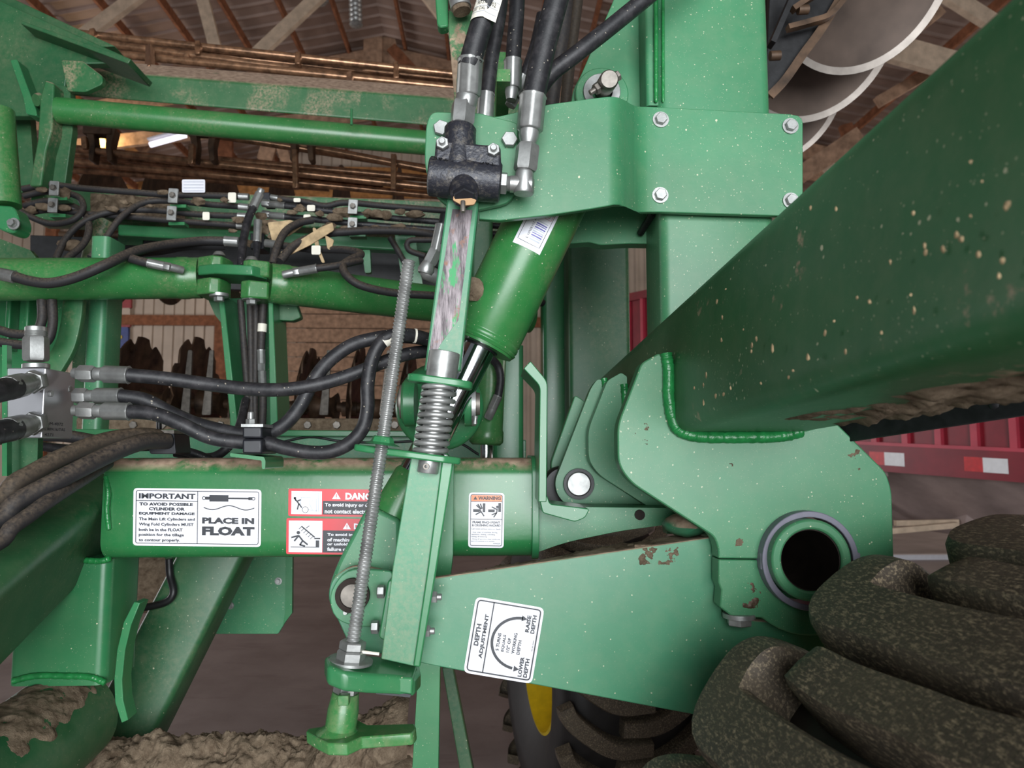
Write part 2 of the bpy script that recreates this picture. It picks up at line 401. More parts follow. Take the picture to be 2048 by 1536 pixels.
class Decal:
    """flat print: local units u (right), v (down) in pixels of the upright decal, mapped by fn(u, v, lift) to the surface"""
    def __init__(s, fn): s.fn = fn; s.L = {}
    def add(s, mat, pts, faces, lift): s.L.setdefault((mat, lift), []).append(([s.fn(u, v, lift) for u, v in pts], faces))
    def poly(s, mat, pts, lift=1):
        s.add(mat, pts, [tuple(range(len(pts)))], lift)
    def fill(s, mat, x0, y0, x1, y1, lift=1, r=0, n=1):
        if r: s.poly(mat, roundpoly(rect(x0, y0, x1, y1), r), lift)
        elif n > 1:
            pts = []; fc = []
            for i in range(n + 1):
                x = x0 + (x1 - x0) * i / n; pts += [(x, y0), (x, y1)]
            for i in range(n): fc.append((2 * i, 2 * i + 2, 2 * i + 3, 2 * i + 1))
            s.add(mat, pts, fc, lift)
        else: s.poly(mat, rect(x0, y0, x1, y1), lift)
    def line(s, mat, pts, w, lift=2, closed=False):
        q = [Vector(p) for p in pts]; n = len(q); A = []; fc = []
        for i in range(n):
            a = q[i - 1] if (i or closed) else q[i]; b = q[(i + 1) % n] if (i < n - 1 or closed) else q[i]
            t = (b - a).normalized(); nn = Vector((-t.y, t.x)) * w / 2; A += [tuple(q[i] + nn), tuple(q[i] - nn)]
        for i in range(n if closed else n - 1):
            j = (i + 1) % n; fc.append((2 * i, 2 * j, 2 * j + 1, 2 * i + 1))
        s.add(mat, A, fc, lift)
    def frame(s, mat, x0, y0, x1, y1, w, r, lift=2): s.line(mat, roundpoly(rect(x0, y0, x1, y1), r), w, lift, True)
    def text(s, mat, st, x0, y0, x1, y1, bold=.02, lift=2, rot=0):
        V, Fc = text_geo(st, bold)
        if rot == 0: pts = [(x0 + a * (x1 - x0), y1 - b * (y1 - y0)) for a, b in V]
        elif rot == 90: pts = [(x0 + b * (x1 - x0), y1 - a * (y1 - y0)) for a, b in V][:]   # reads upwards: top of letters to the left
        else: pts = [(x1 - a * (x1 - x0), y0 + b * (y1 - y0)) for a, b in V]
        if rot == 90: pts = [(x1 - b * (x1 - x0), y1 - a * (y1 - y0)) for a, b in V]
        s.add(mat, pts, Fc, lift)
    def build(s, parent, names):
        base = None
        for (mat, lift), g in sorted(s.L.items(), key=lambda k: k[0][1]):
            o = mk(names.get(mat, 'print'), g, mat, base or parent, smooth=None)
            if base is None: base = o
        return base
def flat_decal(x0, y0, ang, d, lift=.0005):
    ca, sa = math.cos(math.radians(ang)), math.sin(math.radians(ang))
    return Decal(lambda u, v, l: P(x0 + u * ca - v * sa, y0 + u * sa + v * ca, d - lift * (l + 1)))
# ================================================================ the barn
fl = mk('floor', ext3([Vector(p) for p in ((-14, -5, 0), (15, -5, 0), (15, 24, 0), (-14, 24, 0))], [Vector(p) for p in ((-14, -5, -.1), (15, -5, -.1), (15, 24, -.1), (-14, 24, -.1))]), 'concrete', smooth=None)
tag(fl, kind='structure')
RX, RZ, SL, YB = -1.93, 8.95, .22, 17.0
def roofz(x): return RZ - SL * abs(x - RX)
def vbox(x0, y0, z0, x1, y1, z1):
    a = [Vector((x0, y0, z0)), Vector((x1, y0, z0)), Vector((x1, y0, z1)), Vector((x0, y0, z1))]
    return ext3(a, [v + Vector((0, y1 - y0, 0)) for v in a])
def roof_sheet(parent, xa, xb, y0, w):
    prof = []
    for k in range(3):
        y = y0 + w * k / 3; prof += [(y, 0), (y + w / 3 - .07, 0), (y + w / 3 - .05, .035), (y + w / 3 - .02, .035)]
    prof.append((y0 + w, 0)); V = []; Fc = []
    for y, h in prof:
        V += [Vector((xa, y, roofz(xa) - h)), Vector((xb, y, roofz(xb) - h))]
    for i in range(len(prof) - 1): Fc.append((2 * i, 2 * i + 1, 2 * i + 3, 2 * i + 2))
    m = len(V); V += [v + Vector((0, 0, .05)) for v in V]
    Fc += [tuple(m + i for i in f[::-1]) for f in Fc]
    return mk('roof_sheet', (V, Fc), 'rooft', parent, smooth=None)
for side, xa, xb in (('left', -13.5, RX), ('right', RX, 14.5)):
    c = struct('ceiling_' + side, (xa, 0, roofz(xa)))
    for k in range(23): roof_sheet(c, xa, xb, -3 + k * .9, .9)
    x = xa + .35
    while x < xb:
        mk('purlin', vbox(x, -3, roofz(x) - .19, x + .045, YB, roofz(x) - .04), 'wooddark', c, smooth=None); x += .81
# far gable wall with upright sheet ribs, girts and posts
w = struct('wall_back', (0, YB, 0))
for k in range(30):
    x = -13.5 + k * .95; V = []; Fc = []; prof = []
    for j in range(4): a = x + .95 * j / 4; prof += [(a, 0), (a + .18, 0), (a + .195, .03), (a + .225, .03)]
    prof.append((x + .95, 0))
    for a, h in prof: V += [Vector((a, YB - h, 0)), Vector((a, YB - h, roofz(a)))]
    for i in range(len(prof) - 1): Fc.append((2 * i, 2 * i + 1, 2 * i + 3, 2 * i + 2))
    mk('wall_sheet', (V, Fc), 'wallm', w, smooth=None)
def wz(y, d=YB): return P(0, y, d).z
def wx(x, d=YB): return P(x, 700, d).x
for y0, y1, mm in ((372, 398, 'woodorange'), (338, 362, 'woodorange'), (634, 654, 'wooddark'), (180, 200, 'wooddark')):
    a = P(975, y0, YB - .1).z; b = P(975, y1, YB - .1).z
    mk('girt', vbox(-13, YB - .12, b, 14, YB - .04, a), mm, w, smooth=None)
for x0, x1 in ((436, 462), (772, 796), (90, 112), (1180, 1205), (1990, 2010)):
    mk('post', vbox(wx(x0), YB - .26, 0, wx(x1), YB - .12, 7), 'wooddark', w, smooth=None)
for k in range(9):   # boarded lower wall behind the machine
    y0 = 596 + k * 29; d = YB - .33
    mk('board', vbox(wx(572, d), d, wz(y0 + 27, d), wx(900, d), d + .05, wz(y0, d)), 'wood', w, smooth=None)
for side, x in (('left', -13.5), ('right', 14.5)):
    ww = mk('wall_' + side, vbox(x - .05, -3, 0, x + .05, YB, 6.6), 'wallm', smooth=None); tag(ww, kind='structure')
def timber(parent, a, b, w, dep=.045, mat='wood', name='web'):
    A = P(*a); B = P(*b); return mk(name, beam(A, B, w, dep, up=(0, 0, 1) if abs((B - A).normalized().z) < .95 else (1, 0, 0)), mat, parent, smooth=None)
# far truss: two rafters and a king post under the ridge
t = struct('trim_1', (RX, 13, 8))
pk = Vector((RX, 13, RZ - .33))
for sx in (-1, 1):
    e = Vector((RX + sx * 11.5, 13, RZ - .33 - SL * 11.5)); mk('rafter', beam(pk, e, .3, .09), 'wood', t, smooth=None)
    e2 = Vector((RX + sx * 11.5, 13, RZ - 1.0 - SL * 9)); mk('chord', beam(pk - Vector((0, 0, 1.1)), e2, .24, .09), 'wood', t, smooth=None)
timber(t, (748, -40, 12.9), (746, 130, 12.9), .34, .1, 'wood', 'king_post')
timber(t, (765, 40, 12.95), (800, 190, 12.95), .3, .06, 'wood'); timber(t, (782, 95, 12.9), (870, 190, 12.9), .2, .06, 'wooddark')
# nearer truss: pale web members
t = struct('trim_2', P(400, 60, 11))
for a, b, wd in (((140, 92, 9.4), (300, -26, 9.4), .17), ((396, -40, 9.5), (432, 100, 9.5), .16), ((515, 108, 9.6), (662, -30, 9.6), .17), ((830, -40, 9.6), (930, 90, 9.6), .17)):
    timber(t, a, b, wd, .09, 'woodpale')
t = struct('trim_3', P(1880, 120, 8))
for a, b, wd, mm in (((1765, 92, 7.6), (1930, 138, 7.6), .3, 'woodpale'), ((1890, -14, 7.4), (2010, 62, 7.4), .17, 'woodpale'), ((1755, 205, 8.4), (1850, 150, 8.4), .13, 'wood'),
                     ((1600, 350, 9), (1720, 270, 9), .22, 'wood'), ((1640, 318, 9.2), (1668, 345, 9.2), .15, 'woodpale'), ((1690, 250, 9.4), (1710, 310, 9.4), .16, 'wooddark'),
                     ((1880, 20, 7.2), (1700, 160, 7.2), .12, 'wood')):
    timber(t, a, b, wd, .09, mm)
# timbers and lamps seen below the round tube
t = struct('trim_4', P(300, 320, 14))
for a, b, wd, mm in (((235, 275, 14), (275, 312, 14), .16, 'woodorange'), ((275, 308, 14.2), (320, 270, 14.2), .14, 'wood'), ((530, 320, 14), (545, 270, 14), .3, 'wood'), ((575, 330, 14), (555, 270, 14), .2, 'wood')):
    timber(t, a, b, wd, .09, mm)
mk('post', beam(P(450, 260, 14.5), P(452, 420, 14.5), .1, .3, up=(0, 1, 0)), 'wooddark', t, smooth=None)
lp = thing('hanging_bulb', 'lit warm yellow light bulb hanging behind the harrow', 'lamp', P(203, 262, 12.9))
mk('bulb', blob(P(203, 285, 12.9), .07, .07, .105, 1, 0), 'bulb', lp); mk('socket', lathe(P(203, 266, 12.9), P(203, 276, 12.9), [(0, .04), (1, .05)], 12), 'blacksteel', lp)
mk('cord', tube([(203, 270, 12.9), (203, 255, 12.9)], .006, 6, 0), 'blacksteel', lp)
pl = bpy.data.lights.new('bulb_light', 'POINT'); pl.energy = 18; pl.color = (1, .72, .35); pl.shadow_soft_size = .06
plo = bpy.data.objects.new('bulb_light', pl); COL.objects.link(plo); plo.location = P(203, 285, 12.7); adopt(plo, lp); plo.location = P(203, 285, 12.7)
lp = thing('fluorescent_lamp', 'long lit fluorescent tube under the barn roof', 'lamp', P(330, 280, 12))
mk('tube', tube([(300, 290, 12), (372, 270, 12)], .045, 10, 0), 'fluor', lp); mk('reflector', beam((300, 283, 12.1), (372, 263, 12.1), .03, .22), 'white', lp, smooth=None)
lp = thing('roof_fan', 'round pale blue-grey fan housing hung from the roof', 'fan', P(640, -10, 10))
mk('housing', lathe(P(638, -60, 10), P(638, 6, 10), [(0, .12), (.2, .135), (.9, .135), (1, .1)], 24), 'galv', lp)
lp = thing('duct_hose', 'grey ribbed flexible duct hanging beside the king post', 'duct', P(712, 0, 10.5))
pf = []
for k in range(12): pf += [(k / 12, .075), (k / 12 + .03, .1), (k / 12 + .05, .1)]
mk('bellows', lathe(P(709, -60, 10.5), P(712, 54, 10.5), pf + [(1, .05)], 18), 'galv', lp)
# banner on the far wall
bn = thing('wall_banner', 'blurred red, white and blue banner on the far wall left of the centre pillar', 'banner', P(240, 700, YB - .1))
for y0, y1, x0, x1, mm, nm in ((594, 616, 224, 262, 'sackred', 'red_top'), (616, 632, 226, 260, 'wallm', 'pale_band'), (632, 654, 222, 260, 'sackred', 'red_band'), (654, 704, 220, 256, 'blue', 'blue_field')): mk(nm, ext(roundpoly(rect(x0, y0, x1, y1), 3), YB - .10, .09), mm, bn, smooth=None)
mk('yellow_mark', ext(circ(240, 674, 4, 10), YB - .12, .03), 'yellow', bn, smooth=None)
# ================================================================ red grain trailer
TA = P(1300, 886, 9.6); TB = P(2330, 992, 4.9)        # lower rail, far end to near end
TA.z = P(1660, 883, 8.0).z; TB.z = P(2048, 941, 5.9).z
tr = thing('grain_trailer', 'dark red ribbed grain trailer with red and white reflector tape parked beyond the wing beam', 'trailer', Vector((TA.x, TA.y, 0)))
dirv = (TB - TA); LT = dirv.length; U = dirv.normalized(); Zv = Vector((0, 0, 1)); N = Vector((U.y, -U.x, 0)).normalized()
if N.y > 0: N = -N
def tp(s, h, o=0): return TA + U * s + Zv * h + N * o
def tbox(s0, h0, s1, h1, o0, o1): return ext3([tp(s0, h0, o1), tp(s1, h0, o1), tp(s1, h1, o1), tp(s0, h1, o1)], [tp(s0, h0, o0), tp(s1, h0, o0), tp(s1, h1, o0), tp(s0, h1, o0)])
mk('side_panel', tbox(-.5, .1, LT, 2.0, -.03, 0), 'red', tr, smooth=None)
rail = mk('lower_rail', tbox(-.5, -.13, LT, .12, -.06, .05), 'red', tr, smooth=None)
mk('lower_rail_lip', tbox(-.5, .11, LT, .14, 0, .065), 'redlight', tr, smooth=None)
mk('top_rail', tbox(-.5, 1.95, LT, 2.06, -.06, .05), 'red', tr, smooth=None)
s = -.4
while s < LT - .1:
    mk('rib', tbox(s, .13, s + .055, 1.97, 0, .05), 'redlight', tr, smooth=None); s += .3
s = .6; k = 0
while s < LT - .3:
    mk('reflector', [tbox(s, -.07, s + .15, .05, .05, .054)], 'tapered', rail, smooth=None); mk('reflector', [tbox(s + .15, -.07, s + .34, .05, .05, .054)], 'tapewhite', rail, smooth=None); s += .86
V = [tp(-.1, -.13, -.05), tp(LT, -.13, -.05), tp(LT - .6, -.75, -.9), tp(.5, -.75, -.9), tp(-.1, -.13, -1.8), tp(LT, -.13, -1.8)]
mk('hopper', (V, [(0, 1, 2, 3), (3, 2, 5, 4)]), 'steelgrey', tr, smooth=None)
mk('brace', beam(tp(LT * .62, -.15, .02), tp(LT * .3, -.75, -.8), .05, .05), 'steelgrey', tr, smooth=None)
for a0, a1 in (((1780, 1062, 6.6), (1915, 1050, 6.6)), ((1790, 1046, 6.7), (1915, 1044, 6.7))): mk('hopper_door_rail', beam(a0, a1, .05, .05), 'woodpale', tr, smooth=None)
mk('hopper_chute', ext([(1940, 985), (2120, 960), (2060, 1060), (1930, 1050)], 6.6, .4), 'steelgrey', tr, smooth=None)
for sx in (.15, .55): mk('landing_leg', beam(tp(LT * sx, -.1, -.5), Vector((tp(LT * sx, 0, -.5).x, tp(LT * sx, 0, -.5).y, .0)), .1, .1, up=(1, 0, 0)), 'steelgrey', tr, smooth=None)
tag(mk('trim_5', vbox(P(1500, 1078, 8.4).x, 8.4, .0, P(2600, 1078, 8.4).x, 8.5, .055), 'white', smooth=None), kind='structure')
# ================================================================ wing beam (passes close by the camera on the right)
wb = thing('wing_beam', 'heavy dark green wing beam with pale hinge plates and hollow shaft clamp, muddy underside', 'beam', P(1467, 868, .98))
tl, tr_, br, bl = (1335, 618), (1600, 618), (1602, 868), (1335, 868)
VB = (975, 966)
def bpt(q, Y):   # a point of the beam's section carried along its own straight axis
    k = .98 / Y; return P(VB[0] + (q[0] - VB[0]) * k, VB[1] + (q[1] - VB[1]) * k, Y)
sec = roundpoly([tl, tr_, br, bl], 34, 5)
def loop(Y): return [bpt(q, Y) for q in sec]
mk('tube', ext3(loop(.2), loop(1.75)), 'beam', wb, smooth=50)
# dried mud caked along the underside edge
def mudsheet(name, parent, fn, nu, nv, amp, fs, mat='mud', base=0.0, thick=.004):
    V = []; Fc = []
    for i in range(nu + 1):
        for j in range(nv + 1):
            p, nrm = fn(i / nu, j / nv)
            e = min(i / nu, 1 - i / nu, j / nv, 1 - j / nv) * 6; e = min(1, e)
            h = (noise.fractal(p * fs, .7, 2.1, 6) * amp + base) * e - thick * (1 - e)
            V.append(p + nrm * max(h, -thick))
    for i in range(nu):
        for j in range(nv): a = i * (nv + 1) + j; Fc.append((a, a + 1, a + nv + 2, a + nv + 1))
    return mk(name, (V, Fc), mat, parent, smooth=60)
def under(u, v):
    Y = .82 - .5 * u; a = bpt((1440 + 150 * v, 868), Y); return a, Vector((0, 0, -1))
mudsheet('caked_mud', wb, under, 90, 24, .010, 24, base=-.0025)
def under2(u, v):
    Y = .9 - .6 * u; a = bpt((1572 + 26 * v, 868 - 10 * v), Y); return a, Vector((.5, 0, -.85)).normalized()
mudsheet('caked_mud', wb, under2, 120, 8, .008, 30, base=.004)
# black bar with carriage bolts under the beam
bb = thing('scraper_bar', 'black bar with round bolt heads fixed under the wing beam', 'bar', P(1850, 840, .75))
mk('bar', ext3([P(1600, 825, 1.06), P(2120, 752, .74), P(2120, 820, .74), P(1600, 898, 1.06)], [v + Vector((.012, .014, 0)) for v in (P(1600, 825, 1.06), P(2120, 752, .74), P(2120, 820, .74), P(1600, 898, 1.06))]), 'blacksteel', bb, bevel=.001)
for x, y, d, r in ((1755, 852, .955, 15), (1828, 835, .905, 17), (2002, 806, .80, 24)):
    g = lathe(P(x, y, d + .004), P(x, y, d + .004) + Vector((-.15, -1, 0)).normalized() * px(r * .75, d), [(0, px(r, d)), (.4, px(r * .92, d)), (.75, px(r * .65, d)), (1, px(r * .15, d))], 20)
    mk('bolt_head', g, 'blacksteel', bb)
# ================================================================ hinge: front plate with pivot clamp
hp = wb
HC = (1622, 1122)
outline = [(1318, 706), (1333, 716), (1336, 800), (1345, 850), (1400, 872), (1590, 866), (1672, 845), (1772, 944), (1784, 980), (1788, 1120), (1437, 1117), (1437, 1100), (1430, 1074), (1262, 966), (1236, 930), (1235, 850), (1283, 726)]
rr = [6, 4, 2, 10, 2, 2, 2, 14, 20, 0, 0, 6, 14, 20, 24, 20, 10]
arc_up = circ(HC[0], HC[1], 92, 17, a0=math.pi, a1=2 * math.pi, endp=True)     # half bore, upper half (image y down: pi..2pi is up)
op = roundpoly(outline, rr)
i0 = min(range(len(op)), key=lambda i: (op[i][0] - 1788) ** 2 + (op[i][1] - 1120) ** 2)
op = op[:i0 + 1] + [(HC[0] + 92, 1119)] + [(x, y - 2) for x, y in arc_up[::-1]][1:-1] + [(HC[0] - 92, 1118)] + op[i0 + 1:]
mk('hinge_plate', ext(op, .98, .03), 'plate', hp, bevel=.002)
lowo = [(1437, 1119)] + [(HC[0] - 92, 1120)] + [(x, y + 1) for x, y in circ(HC[0], HC[1], 92, 17, a0=math.pi, a1=0, endp=True)][1:-1] + [(HC[0] + 92, 1121), (1790, 1122), (1790, 1190)] + \
    [(HC[0] + 150 * math.cos(math.radians(a)), HC[1] + 150 * math.sin(math.radians(a))) for a in range(35, 125, 8)] + [(1525, 1236), (1462, 1232), (1440, 1214), (1443, 1180), (1437, 1165)]
mk('lower_clamp', ext(lowo, .982, .03), 'plate', hp, bevel=.002)
mk('bushing', ring((*HC, .962), (*HC, 1.0), px(98, .962), px(86, .962), 48), 'gasket', hp, bevel=.001)
for x in (1522, 1712): mk('bushing_tab', boxp(x, 1106, x + 10, 1140, .966, .012), 'gasket', hp, bevel=.002)
hc0 = P(HC[0] + 2, HC[1] - 1, .945); YV = Vector((0, 1, 0))
sh = mk('hollow_shaft', ring(hc0, hc0 + YV * .35, px(81, .945), px(61, .945), 48), 'plate', wb, bevel=.003)
mk('bore_back', lathe(hc0 + YV * .3, hc0 + YV * .31, [(0, px(60, .945)), (1, px(60, .945))], 32), 'darkhole', sh)
mk('bore_shade', ring(hc0 + YV * .005, hc0 + YV * .3, px(61.5, .945), px(59, .945), 40), 'darkhole', sh)  # sleeve added to darken the bore, shade put into its colour
c = P(1478, 1226, .995)
mk('clamp_bolt', [lathe(c, c + Vector((0, 0, -.006)), [(0, px(32, .98)), (1, px(32, .98))], 20), hexn(c + Vector((0, 0, -.004)), c + Vector((0, 0, -.016)), px(25, .98), .2)], 'galv', hp, smooth=30)
c = P(1478, 1112, .996)
# weld bead between beam and plate
bead = [(1332, 706, .978), (1337, 740, .976), (1338, 800, .976), (1350, 850, .975), (1375, 868, .974), (1420, 874, .974), (1500, 874, .974), (1560, 872, .974), (1605, 862, .975)]
def beadgeo(pts, r, amp=.12, seed=0):
    pp = cr([P(*p) for p in pts], 22); sc = [1 + amp * .2 * math.sin(i * 1.9 + seed) + .14 * noise.noise(Vector((i * .31, seed, 0))) for i in range(len(pp))]
    sc[0] = sc[-1] = .4; return sweep(pp, cprof(r, 10), None, sc)
mk('weld_bead', beadgeo(bead, .0085), 'weld', hp)
# second congruent plate farther along the beam
def shift(pts, Y0, Y1): return [(q[0], q[1]) for q in pts]
hp2 = wb
o2 = [(1318, 706), (1333, 716), (1336, 850), (1350, 872), (1700, 872), (1700, 1120), (1437, 1117), (1430, 1074), (1262, 966), (1236, 930), (1235, 850), (1283, 726)]
f2 = [P(q[0], q[1], .98) for q in roundpoly(o2, [6, 4, 8, 8, 2, 1, 1, 14, 20, 24, 20, 10])]
K2 = P(1182, 890, 1.25) - P(1242, 890, .98)
f2 = [v + Vector((K2.x, K2.y, K2.z)) for v in f2]
mk('hinge_plate', ext3(f2, [v + Vector((0, .03, 0)) for v in f2]), 'plate', hp2, bevel=.002)
mk('weld_bead', beadgeo([(1248, 768, 1.25), (1251, 800, 1.245), (1252, 850, 1.245), (1254, 900, 1.245)], .007), 'weld', hp2)
# pin link: rounded plate with its pin
lk = wb
PC = (1158, 968)
arc = circ(PC[0], PC[1], 47, 16, a0=math.radians(200), a1=math.radians(95), endp=True)
lo = [(1196, 757), (1212, 764), (1214, 800), (1260, 860), (1330, 900), (1330, 1008)] + arc[::-1] + [(1182, 776)]
mk('link_plate', ext(roundpoly(lo, [8, 3, 3, 3, 2, 3] + [0] * 16 + [10]), 1.30, .028, [circ(PC[0], PC[1], 31, 24)]), 'plate', lk, bevel=.002)
mk('pin', lathe((*PC, 1.285), (*PC, 1.4), [(0, px(22, 1.29)), (.02, px(24, 1.29)), (1, px(24, 1.29))], 32), 'galv', lk)
mk('bushing', ring((*PC, 1.290), (*PC, 1.36), px(30.5, 1.29), px(24.5, 1.29), 32), 'blacksteel', lk)
mk('weld_bead', beadgeo([(1208, 756, 1.3), (1213, 790, 1.295), (1216, 850, 1.295)], .006), 'weld', lk)
lk2 = wb
mk('link_plate', ext(roundpoly([(1150, 790), (1166, 800), (1230, 860), (1230, 990), (1120, 1000), (1100, 930)], [6, 6, 2, 2, 14, 14]), 1.38, .028), 'plate', lk2, bevel=.002)
mk('bushing', lathe((1128, 975, 1.332), (1128, 975, 1.378), [(0, px(38, 1.35)), (.1, px(42, 1.35)), (.9, px(42, 1.35)), (1, px(38, 1.35))], 28), 'blacksteel', lk2)
def face_patch(cx, cy, w, h, d):
    return lambda u, v: (P(cx + w * (u - .5), cy + h * (v - .5), d), TOCAM)
for cx, cy, w, h in ((1296, 853, 22, 20), (1290, 884, 14, 14), (1708, 908, 34, 26), (1712, 942, 22, 16), (1488, 1084, 46, 22), (1268, 864, 10, 10), (1462, 930, 12, 10)):
    mudsheet('mud_patch', wb, face_patch(cx, cy, w, h, .9805), 16, 14, .003, 130, base=.0002, thick=.002)
mudsheet('rust_stain', wb, face_patch(1508, 1190, 64, 74, .9825), 40, 40, .002, 60, 'rusty', base=.0001, thick=.002)
rn = random.Random(11)
for k in range(46):   # splashes of dried mud on the beam's side
    kk = rn.uniform(1.15, 2.9); Y = .98 / kk; qy = 868 - abs(rn.gauss(0, 75)); qy = max(650, qy - 26)
    c = bpt((1334, qy), Y); r = rn.uniform(.0012, .0036) * Y
    mk('mud_splash', blob(c, .0008, r * rn.uniform(1, 1.8), r * rn.uniform(1, 2), k, .5, 1), 'leaf', wb, smooth=60)
# ================================================================ rocker arm with the depth decal
ra = thing('rocker_arm', 'wide green rocker arm tapering to a pivot eye, carries the depth adjustment decal', 'lift arm', P(1150, 1330, 1.02))
armo = [(705, 1128), (760, 1140), (835, 1161), (1425, 1074), (1436, 1112), (1445, 1235), (1720, 1260), (1720, 1420), (1424, 1436), (860, 1330), (735, 1302), (698, 1290), (676, 1240), (655, 1200), (662, 1158)]
mk('front_plate', ext(roundpoly(armo, [30, 10, 4, 4, 4, 6, 10, 10, 6, 6, 10, 14, 20, 30, 30]), 1.02, .014), 'arm', ra, bevel=.0015)
mk('rear_plate', ext(roundpoly([(820, 1175), (1425, 1080), (1720, 1200), (1720, 1420), (1424, 1430), (860, 1330)], 4), 1.13, .014), 'arm', ra, bevel=.0015)
mk('top_cover', ext3([P(840, 1166, 1.025), P(1424, 1079, 1.025), P(1424, 1092, 1.025), P(840, 1178, 1.025)], [P(848, 1162, 1.14), P(1384, 1064, 1.14), P(1384, 1074, 1.14), P(848, 1174, 1.14)]), 'arm', ra)
def armtop(u, v):
    a = P(850 + 560 * u, 1164 - 84 * u, 1.03); b = P(856 + 505 * u, 1161 - 92 * u, 1.138); return a.lerp(b, v), Vector((0, 0, 1))
mudsheet('caked_mud', ra, armtop, 120, 14, .006, 30, base=.002)
mk('pivot_doubler', ext(roundpoly([(690, 1136), (785, 1142), (790, 1248), (720, 1256), (668, 1240), (656, 1190)], [50, 8, 8, 30, 40, 40]), 1.008, .012), 'plate', ra, bevel=.0015)
PV = (704, 1192)
mk('pivot_ring', ring((*PV, .999), (*PV, 1.012), px(33, 1.0), px(24, 1.0), 32), 'darkhole', ra)
mk('pivot_pin', lathe((*PV, .997), (*PV, 1.015), [(0, px(22, 1.0)), (.15, px(24.5, 1.0)), (1, px(24.5, 1.0))], 32), 'dullsteel', ra)
mk('grease_fitting', [lathe((690, 1226, 1.0), (690, 1226, 1.012), [(0, px(4, 1)), (1, px(7, 1))], 12)], 'zinc', ra)
mk('top_boss', blob(P(1372, 1050, 1.1), .035, .05, .018, 4, .1), 'arm', ra)
for i, (x, y, r) in enumerate(((1312, 1110, 20), (1345, 1116, 14), (1180, 1196, 5), (1155, 1318, 5), (1047, 1194, 5), (1107, 1230, 8))):
    pass
def armface(cx, cy, w, h):
    def fn(u, v): return P(cx + w * (u - .5), cy + h * (v - .5), 1.0205), TOCAM
    return fn
mudsheet('mud_patch', ra, armface(1318, 1112, 96, 44), 60, 30, .006, 70, base=.0002, thick=.003)
# decal DEPTH ADJUSTMENT (upright local frame: long axis of the writing turned 90 degrees)
D = flat_decal(952, 1193, 9.5, 1.0195)
W_, H_ = 139, 154
def skew(u, v): return u, v
D.fill('white', 0, 0, W_, H_, 0, r=12)
D.frame('ink', 6, 6, W_ - 6, H_ - 6, 2.6, 7); D.line('ink', [(38, 6), (38, H_ - 6)], 2.4)
D.text('ink', 'DEPTH', 11, 53, 20.5, 97, .045, 2, 90); D.text('ink', 'ADJUSTMENT', 24.5, 31, 34, 121, .045, 2, 90)
cxa, cya, ra_ = 101, 79, 50
pts = [(100 + -54 * math.sin(math.radians(a)), cya - 51 * math.cos(math.radians(a))) for a in range(0, 181, 7)]
D.line('ink', pts, 5.5); D.poly('ink', [(98, 22), (98, 34), (109, 28)], 2); D.poly('ink', [(98, 124), (98, 136), (109, 130)], 2)
for st, x, y0, y1 in (('5 TURNS', 56, 64, 100), ('EQUALS', 67, 66, 100), ('1/2" OF', 77, 71, 100), ('WORKING', 88, 59, 101), ('DEPTH', 98.5, 72, 101)):
    D.text('ink', st, x, y0, x + 6.5, y1, .03, 2, 90)
D.text('ink', 'RAISE', 108, 20, 116, 54, .04, 2, 90); D.text('ink', 'DEPTH', 119, 18, 127, 55, .04, 2, 90)
D.text('ink', 'LOWER', 108, 104, 116, 144, .04, 2, 90); D.text('ink', 'DEPTH', 119, 106, 127, 144, .04, 2, 90)
D.text('ink', '90-44-0440', 127, 68, 129.5, 90, .0, 2, 90)
tag(D.build(ra, {'white': 'depth_decal', 'ink': 'lettering'}), 'white depth adjustment decal with curved double arrow')
# ================================================================ near tire
def tire_build(name, label, C, axis, R, W, lugs, lugh, rimr, rimmat, seed=0, near=False, group=None):
    a = Vector(axis).normalized(); t = thing(name, label, 'tire', C - Vector((0, 0, R)), group)
    e1 = Vector((0, 0, 1)); e2 = a.cross(e1).normalized()
    def q(phi, r, s): return C + a * s + (e1 * math.sin(phi) + e2 * math.cos(phi)) * r
    Rc = R - lugh; prof = [(-W * .40, rimr), (-W * .5, rimr + (Rc - rimr) * .45), (-W * .49, rimr + (Rc - rimr) * .8), (-W * .44, Rc * .985), (-W * .3, Rc), (0, Rc * 1.004), (W * .3, Rc), (W * .44, Rc * .985), (W * .49, rimr + (Rc - rimr) * .8), (W * .5, rimr + (Rc - rimr) * .45), (W * .40, rimr)]
    n = 64; V = []; Fc = []; m = len(prof)
    for k in range(n):
        for s, r in prof: V.append(q(2 * math.pi * k / n, r, s))
    for k in range(n):
        for j in range(m): Fc.append((k * m + j, k * m + (j + 1) % m, ((k + 1) % n) * m + (j + 1) % m, ((k + 1) % n) * m + j))
    mk('carcass', (V, Fc), 'tiredark', t, smooth=60)
    rp = [(-W * .4, rimr * 1.04), (-W * .41, rimr * .98), (-W * .2, rimr * .9), (-W * .1, rimr * .25), (0, .01), (W * .1, rimr * .25), (W * .2, rimr * .9), (W * .41, rimr * .98), (W * .4, rimr * 1.04)]
    V = []; Fc = []; m = len(rp)
    for k in range(40):
        for s, r in rp: V.append(q(2 * math.pi * k / 40, r, s))
    for k in range(40):
        for j in range(m - 1): Fc.append((k * m + j, k * m + j + 1, ((k + 1) % 40) * m + j + 1, ((k + 1) % 40) * m + j))
    mk('rim', (V, Fc), rimmat, t, smooth=40)
    return t, q
R_, W_t = .60, .50
TC = Vector((P(2245, 2098, .82).x, .82 - W_t / 2, R_))
nt, q = tire_build('near_tire', 'big brown dusty tractor-lug tire in front of the rocker arm', TC, (0, 1, 0), R_, W_t, 21, .055, .3, 'yellow', near=True)
